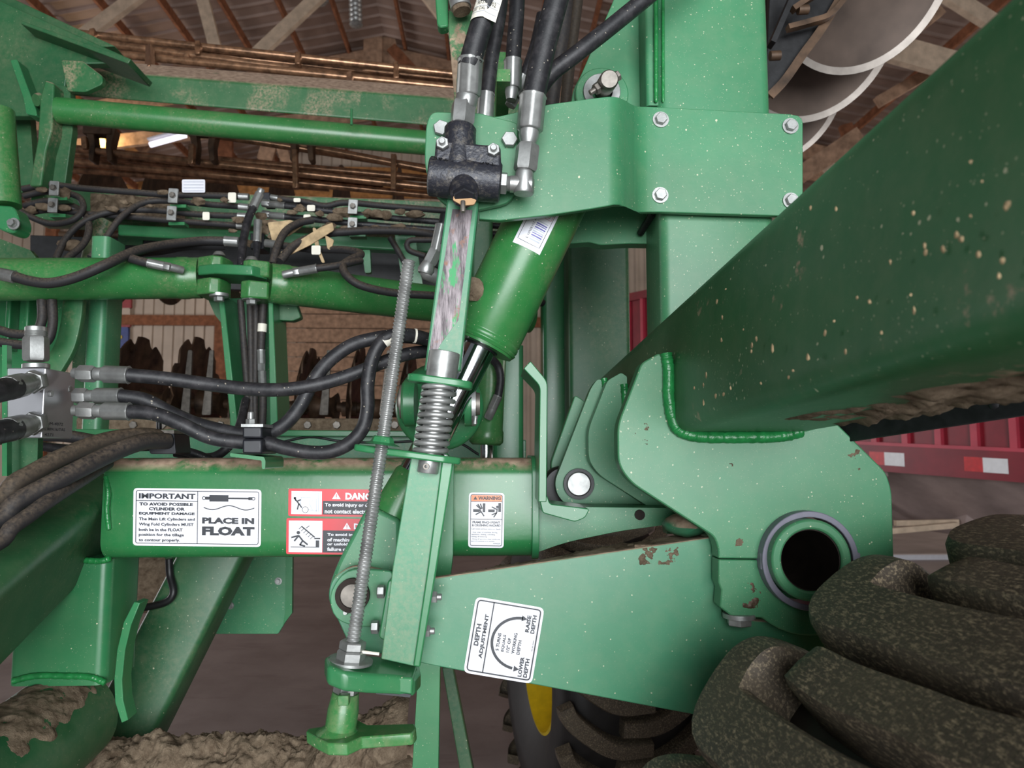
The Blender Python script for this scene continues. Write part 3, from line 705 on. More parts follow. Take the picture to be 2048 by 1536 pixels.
def lug(parent, path, width, q, R, h, name='lug', taper=.8):
    """path of (phi, s) across the tread, raised bar with sloping sides"""
    pts = [Vector((p[0], p[1], p[2], p[3] if len(p) > 3 else 1)) for p in path]; sm = cr(pts, 5); V = []; Fc = []
    n = len(sm)
    for i, p in enumerate(sm):
        a = sm[max(i - 1, 0)]; b = sm[min(i + 1, n - 1)]; tx, ts = (b.x - a.x) * R, (b.y - a.y); L = math.hypot(tx, ts) or 1
        nx, ns = -ts / L, tx / L; w = width * p.z * .5
        for f, r in ((1.1, R - h - .012), (1.05, R - h * .5), (1.0, R - h * .16), (.86, R), (0, R + .001), (-.86, R), (-1.0, R - h * .16), (-1.05, R - h * .5), (-1.1, R - h - .012)):
            V.append(q(p.x + nx * w * f / R, r - h * (1 - p.w), p.y + ns * w * f))
    for i in range(n - 1):
        for k in range(8): A = i * 9 + k; Fc.append((A, A + 1, A + 10, A + 9))
    Fc += [tuple(range(9)), tuple(range(n * 9 - 1, n * 9 - 10, -1))]
    return mk(name, (V, Fc), 'tire', parent, smooth=50)
rad = math.radians
# e2 = a x z = (0,1,0)x(0,0,1) = (1,0,0): phi measured from +X; the left side of the tread is phi in 90..180
for k in range(21):
    ph = rad(180 - 59.5 + 17.15 * k); h = W_t / 2
    lug(nt, [(ph - rad(11.5), h * 1.0, .5, .1), (ph - rad(9), h * 1.0, .7, .75), (ph - rad(6.5), h * .99, .85), (ph - rad(2.5), h * .95, .95), (ph + rad(.6), h * .83, 1.05), (ph + rad(.3), h * .5, 1.), (ph - rad(.6), h * .1, 1.), (ph - rad(1.5), -h * .2, 1.05), (ph - rad(1.8), -h * .34, .9)], .078, q, R_, .055)
    p2 = ph + rad(8.4)
    lug(nt, [(p2 + rad(.4), h * .68, .5, .55), (p2 + rad(.3), h * .6, .95), (p2, h * .3, 1.05), (p2 - rad(1.2), -h * .05, 1.), (p2 - rad(2), -h * .3, 1), (p2 - rad(5), -h * .75, 1), (p2 - rad(10), -h * .98, .7)], .054, q, R_, .05)
# ================================================================ mast post and plates behind the valve
mp = thing('mast_post', 'tall green mast post with side plate and clamped pin, behind the bolted bracket', 'post', P(1430, 640, 1.1))
a = P(1434, 0, 1.0995)
x0, x1 = P(1318, 300, 1.1).x, P(1547, 300, 1.1).x
zt = P(1430, -520, 1.1).z; zb = P(1430, 655, 1.1).z
def boxtube(X0, X1, Y0, Y1, Z0, Z1, r=.012):
    pr = roundpoly([(X0, Y0), (X1, Y0), (X1, Y1), (X0, Y1)], 1, 1)
    pr = []
    for cx, cy, a0 in ((X1 - r, Y1 - r, 0), (X0 + r, Y1 - r, 90), (X0 + r, Y0 + r, 180), (X1 - r, Y0 + r, 270)):
        for k in range(5): an = math.radians(a0 + 22.5 * k); pr.append((cx + r * math.cos(an), cy + r * math.sin(an)))
    return ext3([Vector((x, y, Z0)) for x, y in pr], [Vector((x, y, Z1)) for x, y in pr])
mk('tube', boxtube(x0, x1, 1.1, 1.22, zb, zt, .016), 'plate', mp, smooth=50)
mk('weld_flange', boxtube(P(1292, 100, 1.105).x, P(1322, 100, 1.105).x, 1.108, 1.16, P(1300, 206, 1.1).z, zt, .006), 'plate', mp, smooth=50)
mk('weld_bead', beadgeo([(1311, -60, 1.104), (1312, 60, 1.103), (1312, 140, 1.103), (1312, 205, 1.104)], .0035), 'weld', mp)
mk('weld_bead', beadgeo([(1326, -60, 1.1), (1326, 100, 1.099), (1326, 205, 1.1)], .0025), 'weld', mp)
ml = mp
mk('side_plate', ext(roundpoly([(1290, -400), (1330, -400), (1330, 330), (1128, 330), (1146, 180), (1162, 150), (1236, -20)], [2, 2, 2, 2, 10, 10, 30]), 1.16, .02), 'plate', ml, bevel=.002)
mk('boss_ring', ring((1204, 186, 1.148), (1204, 186, 1.162), px(56, 1.15), px(36, 1.15), 36), 'plate', ml, bevel=.002)
mk('washer', ring((1204, 182, 1.143), (1204, 182, 1.149), px(39, 1.15), px(22, 1.15), 32), 'galv', ml, bevel=.0008)
c = P(1206, 178, 1.15); e = P(1219, 158, 1.085)
pn = mk('pin', lathe(c, e, [(0, px(20, 1.1)), (.93, px(20, 1.1)), (1, px(17, 1.1))], 28), 'dullsteel', ml)
c2 = P(1238, 150, 1.105); c3 = P(1180, 186, 1.105)
mk('cross_bolt', [lathe(c2, c3, [(0, px(6, 1.1)), (1, px(6, 1.1))], 12), hexn(c2, P(1228, 156, 1.105), px(11, 1.1)), hexn(P(1190, 180, 1.105), P(1198, 175, 1.105), px(12, 1.1))], 'dullsteel', pn, smooth=30)
pb = mp
mk('back_plate', ext(roundpoly([(1120, 300), (1330, 300), (1330, 488), (1255, 487), (1200, 490), (1180, 484), (1130, 488)], [2, 2, 2, 8, 8, 8, 8]), 1.2, .03), 'plate', pb, bevel=.002)
mk('rod_stub', tube([(1306, 425, 1.13), (1281, 466, 1.19)], .006, 12, 0), 'blacksteel', pb)
# bent bracket plate with its four bolts
bp = thing('bent_bracket', 'bright green bent bracket plate bolted across the mast', 'bracket', P(1300, 430, 1.0))
st = [(958, 236, 438, 1.0), (1000, 232, 441, 1.0), (1100, 208, 430, 1.0), (1180, 197, 418, 1.0), (1215, 193, 412, 1.0), (1228, 193, 409, 1.001), (1240, 195, 409, 1.008), (1250, 200, 412, 1.022), (1259, 206, 416, 1.040), (1267, 210, 420, 1.056), (1275, 212, 423, 1.068), (1284, 213, 424, 1.075), (1296, 213, 424, 1.078), (1320, 214, 424, 1.079), (1450, 221, 428, 1.079), (1580, 228, 432, 1.079), (1596, 231, 432, 1.079), (1603, 237, 430, 1.079), (1606, 246, 425, 1.079)]
V = []; Fc = []
for x, a, b, d in st:
    A, B = P(x, a, d), P(x, b, d); o = Vector((0, .011, 0)) if not 1230 < x < 1284 else Vector((.006, .010, 0)); V += [A, B, B + o, A + o]
for i in range(len(st) - 1):
    for k in range(4): p = i * 4 + k; n_ = i * 4 + (k + 1) % 4; Fc.append((p, n_, n_ + 4, p + 4))
Fc += [(0, 1, 2, 3), tuple(len(V) - 1 - k for k in range(4))]
mk('plate', (V, Fc), 'plate', bp, smooth=30, bevel=.0012)
for x, y in ((1321, 240), (1580, 253), (1320, 391), (1581, 402)): bolt(bp, x, y, 1.079, 12.5, 17, rot=.3)
# small front plate that carries the valve
vp = thing('valve_plate', 'small rounded green plate between valve and bent bracket', 'plate', P(940, 400, .985))
mk('plate', ext(roundpoly([(862, 223), (960, 226), (1036, 246), (1035, 300), (1030, 404), (930, 425), (878, 404), (848, 340), (852, 250)], [20, 4, 8, 8, 30, 30, 40, 40, 20]), .985, .01), 'plate', vp, bevel=.0015)
bolt(vp, 883, 259, .985, 17, 0, .008, rot=.2); bolt(vp, 1019, 282, .985, 17, 0, .009, rot=.5)
# ================================================================ black cast valve
vv = thing('check_valve', 'black cast iron tee valve with cast part number and two stud bolts', 'valve', P(930, 395, .96))
dv = .955; ax0 = P(858, 352, dv); ax1 = P(1002, 366, dv)
mk('body', [lathe(ax0, ax1, [(0, px(36, dv)), (.02, px(40, dv)), (.35, px(42, dv)), (.5, px(44, dv)), (.65, px(42, dv)), (.98, px(40, dv)), (1, px(36, dv))], 36)], 'cast', vv, smooth=50)
mk('flange', ext(roundpoly([(872, 275), (898, 280), (960, 288), (1001, 290), (1003, 335), (990, 375), (865, 360), (868, 320)], 8), .934, .05), 'cast', vv, bevel=.005, seg=3)
mk('neck', lathe(P(916, 345, .955), P(921, 253, .955), [(0, px(38, dv)), (.6, px(34, dv)), (.72, px(33, dv)), (.94, px(33, dv)), (1, px(29, dv))], 32), 'cast', vv, smooth=50)
mk('lower_boss', lathe(P(928, 370, .948), P(929, 391, .93), [(0, px(34, dv)), (.7, px(29, dv)), (1, px(27, dv))], 28), 'cast', vv)
for x, y in ((885, 289), (987, 302)): bolt(vv, x, y, .934, 14, 0, .007, 'stud_bolt', 'zinc', None, .006, .1)
mk('plug', hexn(P(928, 386, .934), P(929, 399, .922), px(24, .93), .1), 'plastic', vv, smooth=30)
mk('cap_scrap', ext(roundpoly([(907, 392), (938, 389), (942, 396), (953, 400), (948, 409), (925, 411), (906, 400)], 2, 2), .921, .004), 'cap', vv)
mk('pin', lathe(P(926, 403, .918), P(926, 424, .913), [(0, px(5, .92)), (.9, px(5, .92)), (1, px(4, .92))], 14), 'dullsteel', vv)
# cast number around the barrel of the valve body (upside down, as cast)
def on_valve(u, v, l):
    # u along the barrel (pixels), v across the front of it
    f = (u - 858) / 144.0; c = ax0.lerp(ax1, f); r = px(41.3, dv); an = (v - 352) / 41.3 * 1.25
    return c + Vector((0, -math.cos(an) * r, -math.sin(an) * r)) + Vector((0, -.0006 * l, 0))
D = Decal(on_valve)
def text_sub(D, mat, st, x0, y0, x1, y1):
    V, Fc = text_geo(st, .01); D.add(mat, [(x1 - a * (x1 - x0), y0 + b * (y1 - y0)) for a, b in V], Fc, 2)
text_sub(D, 'blacksteel', 'CYL 170405 CYL'.replace('CYL 170405 CYL', 'TAC 170405 TAC'), 866, 325, 990, 334)
D.build(vv, {'blacksteel': 'cast_number'})
# fittings on the valve ---------------------------------------------------
def fitting_line(parent, segs, mat='zinc'):
    """segs: (kind, p0, p1, r px, ...) straight pieces, each its own part"""
    for s in segs:
        kind, a, b, r = s[:4]; rr = px(r, (a[2] + b[2]) / 2)
        if kind == 'hex': mk('hex_nut', hexn(a, b, rr, s[4] if len(s) > 4 else .26), mat, parent, smooth=30)
        elif kind == 'ferrule':
            A, B = P(*a), P(*b); pr_ = [((rr * (1.05 if k % 4 == 0 else .985)) * math.cos(math.pi * k / 16), (rr * (1.05 if k % 4 == 0 else .985)) * math.sin(math.pi * k / 16)) for k in range(32)]
            mk('ferrule', sweep([A, A.lerp(B, .04), A.lerp(B, .92), A.lerp(B, .95), B], pr_, None, [.9, 1, 1, 1.07, 1.05]), mat, parent, smooth=50)
        elif kind == 'taper': mk('shank', lathe(a, b, [(0, rr), (.4, rr * 1.02), (1, px(s[4], b[2]))], 24), mat, parent)
        elif kind == 'thread':
            n = max(3, int((P(*b) - P(*a)).length / .0022)); pf = []
            for k in range(n): pf += [(k / n, rr * .92), ((k + .5) / n, rr)]
            mk('thread', lathe(a, b, pf + [(1, rr * .9)], 18), mat, parent, smooth=60)
        else: mk('collar', lathe(a, b, [(0, rr * .94), (.12, rr), (.88, rr), (1, rr * .94)], 22), mat, parent)
def hose(label, pts, r, segs=(), mat='rubber', group=None, rings=(), n=14, cat='hose', name='hydraulic_hose'):
    """r in pixels at the depth of the first point"""
    pts = list(pts)
    for i_, j_ in ((0, 1), (-1, -2)):          # carry on past the picture edge or behind the posts
        e = pts[i_]
        if isinstance(e, Vector): continue
        out_ = e[0] <= -10 or e[1] <= -10; back = e[0] >= 880 and e[2] >= 1.85
        if out_ or back:
            a_, b_ = P(*e), P(*pts[j_]); v_ = a_ + (a_ - b_).normalized() * (.3 if out_ else .35)
            if out_ and e[1] > 900: v_.z = a_.z + .02
            pts = [v_] + pts if i_ == 0 else pts + [v_]
    p0_ = next(p for p in pts if not isinstance(p, Vector))
    t = thing(name, label, cat, P(*p0_), group); mk('hose', tube(pts, px(r, p0_[2]), n, 7), mat, t, smooth=60); fitting_line(t, segs)
    return t
h1 = hose('black hose with paper part tag running straight down into the top of the valve', [(985, -30, .93), (972, 20, .935), (955, 75, .94), (938, 135, .945)], 24,
     [('ferrule', (937, 192, .953), (941, 118, .945), 25), ('collar', (930, 213, .955), (936, 188, .953), 23), ('thread', (928, 222, .955), (930, 210, .955), 17), ('hex', (924, 250, .955), (928, 205, .955), 26), ('collar', (920, 262, .955), (923, 247, .955), 22)])
ci = [(u, v) for u in range(13) for v in range(7)]
def ontag(u, v, l):   # tag wrapped over the front of the hose and out to the right
    t = u / 64.0; c = P(968 - (v - 8) * .30, v, .9365); base = P(960 - v * .3 + 0, v, .936); r = px(25.5, .936) + .0004 * l
    ang = -1.25 + 2.3 * min(t, .62); 
    axis_c = P(977.5 - v * .3 - .0, v, .936)
    p = axis_c + Vector((math.sin(ang) * r, -math.cos(ang) * r, 0))
    if t > .62: p = p + Vector((px((t - .62) * 64 * 1.0, .93), .0015, -px((t - .62) * 30, .93)))
    return p + Vector((0, -.0004 * l, 0))
D = Decal(ontag)
nU = 20
pts = []; fc = []
for i in range(nU + 1):
    for j in range(6): pts.append((64 * i / nU, -8 + 55 * j / 5))
for i in range(nU):
    for j in range(5): a = i * 6 + j; fc.append((a, a + 1, a + 7, a + 6))
D.add('paper', pts, fc, 0)
for yy in (12, 25, 36): D.fill('greyink', 2, yy, 62, yy + .8, 1, n=16)
D.fill('greyink', 14, 0, 14.8, 25, 1)
D.text('ink', 'PART', 34, 2, 48, 9.5, .0, 2); D.text('ink', '90-37-1602', 16, 14.5, 56, 22.5, .0, 2); D.text('ink', '1-200" OAL', 3, 27, 38, 34, .0, 2)
tag(D.build(h1, {'paper': 'paper_tag', 'greyink': 'ruling', 'ink': 'lettering'}), 'white paper part tag')
hb = hose('thick black hose bending into the zinc elbow of the valve', [(1124, -40, .93), (1108, 20, .935), (1092, 80, .94), (1076, 150, .945), (1066, 200, .948)], 25.5,
     [('ferrule', (1059, 262, .95), (1066, 192, .948), 26.5), ('taper', (1059, 258, .95), (1056, 292, .952), 21, 14), ('hex', (1050, 342, .953), (1056, 290, .952), 25), ('thread', (1048, 352, .953), (1050, 338, .953), 18)])
mk('elbow', [lathe(P(1047, 388, .953), P(1049, 346, .953), [(0, px(20, .953)), (.1, px(22, .953)), (1, px(19, .953))], 20), lathe(P(1068, 370, .953), P(1020, 368, .953), [(0, px(12, .953)), (.1, px(19, .953)), (1, px(17, .953))], 20)], 'zinc', hb, smooth=50)
fitting_line(hb, [('thread', (1030, 368, .953), (1012, 367, .953), 16), ('hex', (1014, 367, .953), (1001, 366, .953), 23, 0)])
hose('middle black hose dropping behind the two valve hoses', [(1036, -40, 1.03), (1033, 30, 1.03), (1029, 80, 1.03), (1026, 125, 1.03)], 16.5, [('ferrule', (1025, 178, 1.03), (1026, 121, 1.03), 18), ('taper', (1024, 176, 1.03), (1022, 200, 1.03), 14, 10)])
hose('slim black hose half hidden behind the tagged hose', [(1006, -40, 1.0), (998, 30, 1.0), (984, 110, 1.0), (974, 192, 1.0)], 15.5, [('ferrule', (969, 240, 1.0), (973, 188, 1.0), 16.5)])
hose('black hose slanting up to the right across the mast plate', [(1360, -60, 1.0), (1300, -10, 1.0), (1220, 55, 1.0), (1150, 110, 1.0), (1100, 150, 1.005), (1062, 205, 1.02)], 17.5, [])
hose('short black hose with slanted ferrule squeezed between its neighbours', [(1085, 30, 1.05), (1072, 90, 1.05), (1055, 140, 1.05), (1045, 160, 1.05)], 13, [('ferrule', (1028, 192, 1.05), (1046, 154, 1.05), 15), ('hex', (1020, 212, 1.05), (1028, 196, 1.05), 13)])
hose('dark muddy hose in the shade behind the thick valve hose', [(1135, -40, 1.3), (1125, 60, 1.3), (1110, 150, 1.3), (1100, 240, 1.3)], 16, [], 'hosedust')
hose('old brown hose in the shade left of the mast plate', [(1160, -40, 1.4), (1150, 40, 1.4), (1140, 120, 1.4), (1128, 240, 1.4)], 12, [], 'hosebrown')
# ================================================================ slotted gauge bar, spring, threaded rod
gb = thing('gauge_bar', 'worn green square bar with spring and flanges that links rocker arm and valve', 'bar', P(800, 1345, .96))
def bar(pts4, d, t): return ext(pts4, d, t)
mk('upper_bar', ext([(895, 392), (958, 400), (921, 742), (848, 742)], .968, .03), 'worn', gb, bevel=.0025)
mk('scraped_face', ext([(905, 418), (945, 420), (917, 640), (905, 655), (880, 690), (858, 735), (853, 735), (882, 560)], .9672, .002), 'scraped', gb)
mk('upper_stem', ext([(893, 20), (946, 20), (950, 120), (945, 240), (912, 240), (902, 120)], 1.03, .02), 'stem', gb, bevel=.002)
sl = mk('lower_bar', ext(roundpoly([(822, 915), (906, 918), (872, 1130), (838, 1335), (762, 1318), (786, 1130)], 3), .962, .034), 'worn', gb, bevel=.004, seg=3)
mk('edge_lip', ext([(884, 918), (908, 918), (873, 1140), (840, 1335), (826, 1333), (856, 1130)], .956, .008), 'clean', gb, bevel=.002)
sax = [P(889, 706, .955), P(855, 946, .955)]
def sx(y): t = (y - 706) / 240.0; return sax[0].lerp(sax[1], t)
mk('top_sleeve', lathe(sx(704), sx(762), [(0, px(29, .955)), (.02, px(31, .955)), (1, px(31, .955))], 32), 'galv', gb)
mk('spring_tube', lathe(sx(768), sx(915), [(0, px(23, .955)), (1, px(23, .955))], 28), 'galv', gb)
cp = []
for k in range(0, 10 * 20 + 1):
    a = 2 * math.pi * k / 20; c = sx(772 + 140 * k / 200); t_ = (sax[1] - sax[0]).normalized(); u_ = Vector((1, 0, 0)); u_ = (u_ - t_ * u_.dot(t_)).normalized(); w_ = t_.cross(u_)
    cp.append(c + (u_ * math.cos(a) + w_ * math.sin(a)) * px(31, .955))
mk('coil_spring', sweep(cp, cprof(px(5.6, .955), 8)), 'dullsteel' if False else 'galv', gb, smooth=70)
mk('bottom_sleeve', lathe(sx(918), sx(946), [(0, px(21, .955)), (.95, px(21, .955)), (1, px(20, .955))], 28), 'galv', gb)
mk('roll_pin', ring((852, 933, .933), (852, 933, .945), px(6, .935), px(3.2, .935), 16), 'dullsteel', gb)
mk('slotted_strap', ext(roundpoly([(843, 772), (858, 774), (840, 912), (822, 912)], 3), .972, .012), 'clean', gb, bevel=.001)
for yy in (800, 872): mk('slot', ext(roundpoly([(849 - (yy - 780) * .11, yy - 12), (855 - (yy - 780) * .11, yy - 12), (852 - (yy - 780) * .11, yy + 14), (846 - (yy - 780) * .11, yy + 14)], 3), .9705, .002), 'darkhole', gb)
def flange(name, pts, th, y_lift, tilt=(-.14, 0.0)):
    """plate square to the bar: pts in metres around the sleeve axis"""
    pass
tdir = (sax[1] - sax[0]).normalized(); ud = Vector((1, 0, 0)); ud = (ud - tdir * ud.dot(tdir)).normalized(); wd = tdir.cross(ud)
if wd.y > 0: wd = -wd
tf = Vector((0, -.16, 1)).normalized()
def slab(center, pts, th):
    f = [center + ud * a + wd * b for a, b in pts]; return ext3(f, [v + tdir * th for v in f])
mm_ = lambda n: px(n, .955)
up_f = roundpoly([(-66, -22), (-40, -34), (30, -40), (62, -30), (66, 0), (60, 24), (30, 34), (-40, 34), (-66, 20)], 14)
mk('upper_flange', slab(sx(757), [(mm_(a), mm_(b)) for a, b in up_f], .010), 'clean', gb, bevel=.002)
lo_f = roundpoly([(-150, -14), (-130, -26), (-70, -20), (-30, -34), (40, -34), (62, -14), (62, 14), (30, 34), (-40, 34), (-130, 20), (-150, 10)], 8)
mk('lower_flange', slab(sx(908), [(mm_(a), mm_(b)) for a, b in lo_f], .009), 'clean', gb, bevel=.002)
for x, y in ((866, 1194), (852, 1262)):
    a = P(x - 6, y, .975)
    mk('side_bolt', [hexn(a, a + Vector((px(14, .97), 0, 0)), px(12, .97), .3), lathe(a + Vector((px(10, .97), 0, 0)), a + Vector((px(23, .97), 0, 0)), [(0, px(6.5, .97)), (.9, px(6.5, .97)), (1, px(5.5, .97))], 14)], 'zinc', gb, smooth=30)
mk('mount_tab', ext(roundpoly([(776, 1160), (800, 1158), (790, 1282), (768, 1282), (757, 1275)], 6), .985, .02), 'clean', gb, bevel=.002)
for x, y in ((765, 1183), (753, 1254)):
    a = P(x + 4, y, .99); mk('tab_bolt', hexn(a, a + Vector((-px(14, .97), 0, 0)), px(13, .97), .3), 'zinc', gb, smooth=30)
tr2 = thing('depth_screw', 'long zinc threaded rod with crank handle and lock nuts for setting depth', 'screw', P(690, 1480, .93))
A, B = P(818, 521, .935), P(693, 1375, .935); L = (B - A).length; tt, uu, ww = frames([A, B])[0]
pitch = .0048; n = 22; rows = int(L / pitch * 6); V = []; Fc = []; R0 = px(13.4, .935)
for i in range(rows + 1):
    s = L * i / rows; c = A + tt * s
    for k in range(n):
        ph = (s / pitch - k / n) % 1.0; tri = abs(ph * 2 - 1); r = R0 * (1 - .17 * min(1, max(0, (1 - tri) * 1.35 - .15)))
        if i in (0, rows): r = R0 * .8
        an = 2 * math.pi * k / n; V.append(c + uu * (r * math.cos(an)) + ww * (r * math.sin(an)))
for i in range(rows):
    for k in range(n): a = i * n + k; b = i * n + (k + 1) % n; Fc.append((a, b, b + n, a + n))
Fc += [tuple(range(n)), tuple(range(len(V) - 1, len(V) - 1 - n, -1))]
mk('threaded_rod', (V, Fc), 'galv', tr2, smooth=30)
def on(y): return A.lerp(B, (y - 521) / 854.0)
mk('welded_nut', lathe(on(884), on(901), [(0, mm_(17)), (.15, mm_(20)), (.7, mm_(23)), (1, mm_(36))], 8), 'clean', tr2, smooth=30)
for y0, y1, r in ((1286, 1303, 25), (1303, 1326, 27)): mk('lock_nut', hexn(on(y0), on(y1), mm_(r), .25, .14), 'zinc', tr2, smooth=30)
mk('washer', lathe(on(1321), on(1326), [(0, mm_(42)), (1, mm_(42))], 32), 'galv', tr2)
mk('lower_nut', hexn(on(1364), on(1386), mm_(24), .25, .12), 'zinc', tr2, smooth=30)
mk('cotter', sweep([on(1306) + Vector((px(14, .93), -.002, 0)), on(1311) + Vector((px(54, .93), -.002, 0))], cprof(px(3, .93), 6)), 'paper', tr2)
sk = mk('socket', lathe(on(1384), on(1462), [(0, mm_(25)), (.35, mm_(28)), (.4, mm_(29)), (.85, mm_(29)), (1, mm_(44))], 28), 'gloss', tr2, smooth=50)
mk('socket_flat', [boxp(675, 1392, 697, 1412, .9, .012)], 'gloss', sk, bevel=.001)
hd = [(608, 1452), (640, 1446), (668, 1440), (706, 1438), (730, 1446), (828, 1452), (832, 1458), (832, 1478), (826, 1488), (770, 1486), (705, 1478), (672, 1486), (640, 1480), (610, 1472)]
HZ = P(690, 1462, .935).z
hp_ = roundpoly([(612, .935), (640, .915), (668, .898), (706, .896), (728, .915), (826, .925), (832, .94), (826, .957), (730, .955), (706, .972), (668, .972), (640, .952), (612, .945)], 2, 2)
f_ = [Vector((P(q_[0], 1460, .935).x, q_[1], HZ)) for q_ in hp_]
hdm = mk('crank_handle', ext3(f_, [v + Vector((px(2, .93), 0, -px(22, .935))) for v in f_]), 'gloss', tr2, bevel=.002)
br_ = gb
bz = P(740, 1326, .93)
pl_ = [(648, .93), (665, .900), (700, .893), (740, .905), (790, .925), (828, .935), (836, .97), (828, 1.0), (740, .985), (690, .965), (660, .955)]
f_ = [Vector((P(x, 1340, .93).x, y, P(700, 1322, .93).z - (x - 700) * .00018)) for x, y in roundpoly([(a * 1.0, b * 1000) for a, b in pl_], 12)] if False else [Vector((P(x, 1340, .93).x, y, P(700, 1326, .93).z - (x - 700) * .00016)) for x, y in pl_]
mk('lug_plate', ext3(f_, [v + Vector((0, 0, -px(36, .93))) for v in f_]), 'clean', br_, bevel=.005, seg=3)
mk('end_block', ext(roundpoly([(752, 1352), (826, 1356), (824, 1390), (750, 1378)], 5), .928, .05), 'clean', br_, bevel=.003)
mk('pad', ext([(752, 1381), (822, 1389), (820, 1395), (752, 1388)], .93, .045), 'plastic', br_)
# ================================================================ main lift cylinder
lc = thing('lift_cylinder', 'large bright green hydraulic cylinder with barcode sticker and chrome rod', 'hydraulic cylinder', P(760, 1130, 1.1))
dC = 1.10; ca, cb, cc = P(1118, 372, dC), P(963, 688, dC), P(762, 1080, dC); Rb = px(73, dC)
cdir = (cb - ca).normalized(); Lb = (cb - ca).length
mk('barrel', lathe(ca, cb, [(0, Rb), (.935, Rb), (.94, Rb * .985), (.948, Rb * .985), (.952, Rb), (.972, Rb), (.976, Rb * .98), (.983, Rb * .98), (.988, Rb), (1, Rb * .97)], 48), 'gloss', lc, smooth=50)
mk('gland', lathe(cb - cdir * .002, cb + cdir * .004, [(0, Rb * .95), (1, Rb * .93)], 40), 'gloss', lc)
mk('rod', lathe(cb - cdir * .004, cc, [(0, px(33, dC)), (1, px(33, dC))], 40), 'chrome', lc)
mk('rod_wiper', ring(cb + cdir * .004, cb + cdir * .007, px(38, dC), px(33.5, dC), 36), 'blacksteel', lc)
def cdirp(y): return ca + (cc - ca) * ((y - 372) / (1080 - 372.0))
mk('rod_end', [lathe(cdirp(950), cdirp(1062), [(0, px(33, dC)), (.06, px(38, dC)), (.7, px(44, dC)), (.9, px(46, dC)), (1, px(40, dC))], 32)], 'gloss', lc, smooth=50)
mk('clevis', ext(roundpoly([(735, 1010), (800, 1040), (800, 1180), (720, 1230), (668, 1220), (655, 1180), (672, 1130)], [20, 10, 10, 30, 30, 30, 30]), 1.055, .09), 'plate', lc, bevel=.006, seg=3)
mk('mud_patch', blob(P(950, 578, 1.052), .012, .004, .018, 3, .5), 'mud', lc)
# sticker wrapped on the barrel
wv = Vector((0, -1, 0)); wv = (wv - cdir * wv.dot(cdir)).normalized(); sv = cdir.cross(wv).normalized()
if sv.x < 0: sv = -sv
def on_barrel(u, v, l):
    # u across (pixels, 0 = left edge of the sticker), v down along the barrel
    an = (u - 26) / 73.0 - .04; c = ca + cdir * px(v + 40, dC); r = Rb + .0004 * (l + 1)
    return c + (wv * math.cos(an) + sv * math.sin(an)) * r
D = Decal(on_barrel)
def bgrid(mat, x0, y0, x1, y1, lift, n=10): D.fill(mat, x0, y0, x1, y1, lift, n=n)
bgrid('white', 0, -8, 60, 128, 0)
D.line('ink', [(6, -8), (6, 116), (12, 117), (25, 118), (38, 118), (53, 117), (54, -8)], .9, 1)
for i in range(10):
    y0 = 68 + i * 4.3; D.fill('violet' if i in (1, 2, 3, 6, 7) else 'greyink', 27, y0, 49, y0 + (2.6 if i % 2 else 1.7), 1, n=5)
V_, F_ = text_geo('A 5018SF01 2', .0)
D.add('ink', [(24 - b * 4.5, 66 + a * 44) for a, b in V_], F_, 1)
V_, F_ = text_geo('SERIES', .0); D.add('ink', [(34 - b * 3, 58 - a * 44) for a, b in V_], F_, 1)
for k in range(3): D.frame('pinkline', 37, 47 - k * 13, 51, 59 - k * 13, 1.1, 2, 1); D.frame('pinkline', 42, 51 - k * 13, 46, 55 - k * 13, .9, 1, 1)
V_, F_ = text_geo('EP', .0); D.add('pinkline', [(50 - b * 12, 20 - a * 30) for a, b in V_], F_, 1)
D.poly('pinkline', circ(15, 66, 3.2, 10), 1)
tag(D.build(lc, {'white': 'barcode_sticker', 'ink': 'lettering', 'violet': 'barcode', 'greyink': 'barcode', 'pinkline': 'emblem'}), 'white barcode sticker')
# hub behind the spring
hb2 = thing('lift_hub', 'round glossy green hub with side bosses behind the coil spring', 'hub', P(876, 895, 1.2))
HB = (878, 812)
mk('disc', lathe((*HB, 1.165), (*HB, 1.2), [(0, px(78, 1.165)), (.25, px(88, 1.17)), (1, px(88, 1.18))], 44), 'clean', hb2, smooth=50)
for x, x2, mm in ((832, 806, 'clean'), (930, 950, 'clean')):
    mk('boss', lathe(P(x, 806, 1.13), P(x2, 806, 1.13), [(0, px(46, 1.15)), (.8, px(46, 1.15)), (1, px(40, 1.15))], 28), mm, hb2)
mk('boss_bolt', [lathe(P(806, 803, 1.125), P(801, 803, 1.125), [(0, px(34, 1.12)), (1, px(34, 1.12))], 24), lathe(P(802, 800, 1.12), P(795, 800, 1.12), [(0, px(20, 1.12)), (1, px(14, 1.12))], 16)], 'dullsteel', hb2)
mk('boss_clamp', ring(P(944, 812, 1.12), P(952, 812, 1.12), px(40, 1.12), px(34, 1.12), 28), 'galv', hb2)
mk('boss_cap', lathe(P(950, 808, 1.12), P(960, 808, 1.12), [(0, px(24, 1.12)), (1, px(22, 1.12))], 20), 'dullsteel', hb2)
mk('grease_nipple', lathe(P(951, 832, 1.09), P(950, 848, 1.09), [(0, px(6, 1.1)), (.5, px(4, 1.1)), (1, px(5, 1.1))], 10), 'zinc', hb2)
# vertical strap behind arm and bar
vs = single('gauge_strap', ext(roundpoly([(872, 880), (908, 925), (906, 1110), (880, 1340), (876, 1580), (822, 1580), (836, 1340), (850, 1130), (862, 930)], 3), 1.125, .02), 'clean', 'long flat green strap hanging behind the gauge bar and rocker arm', 'strap', bevel=.0015)

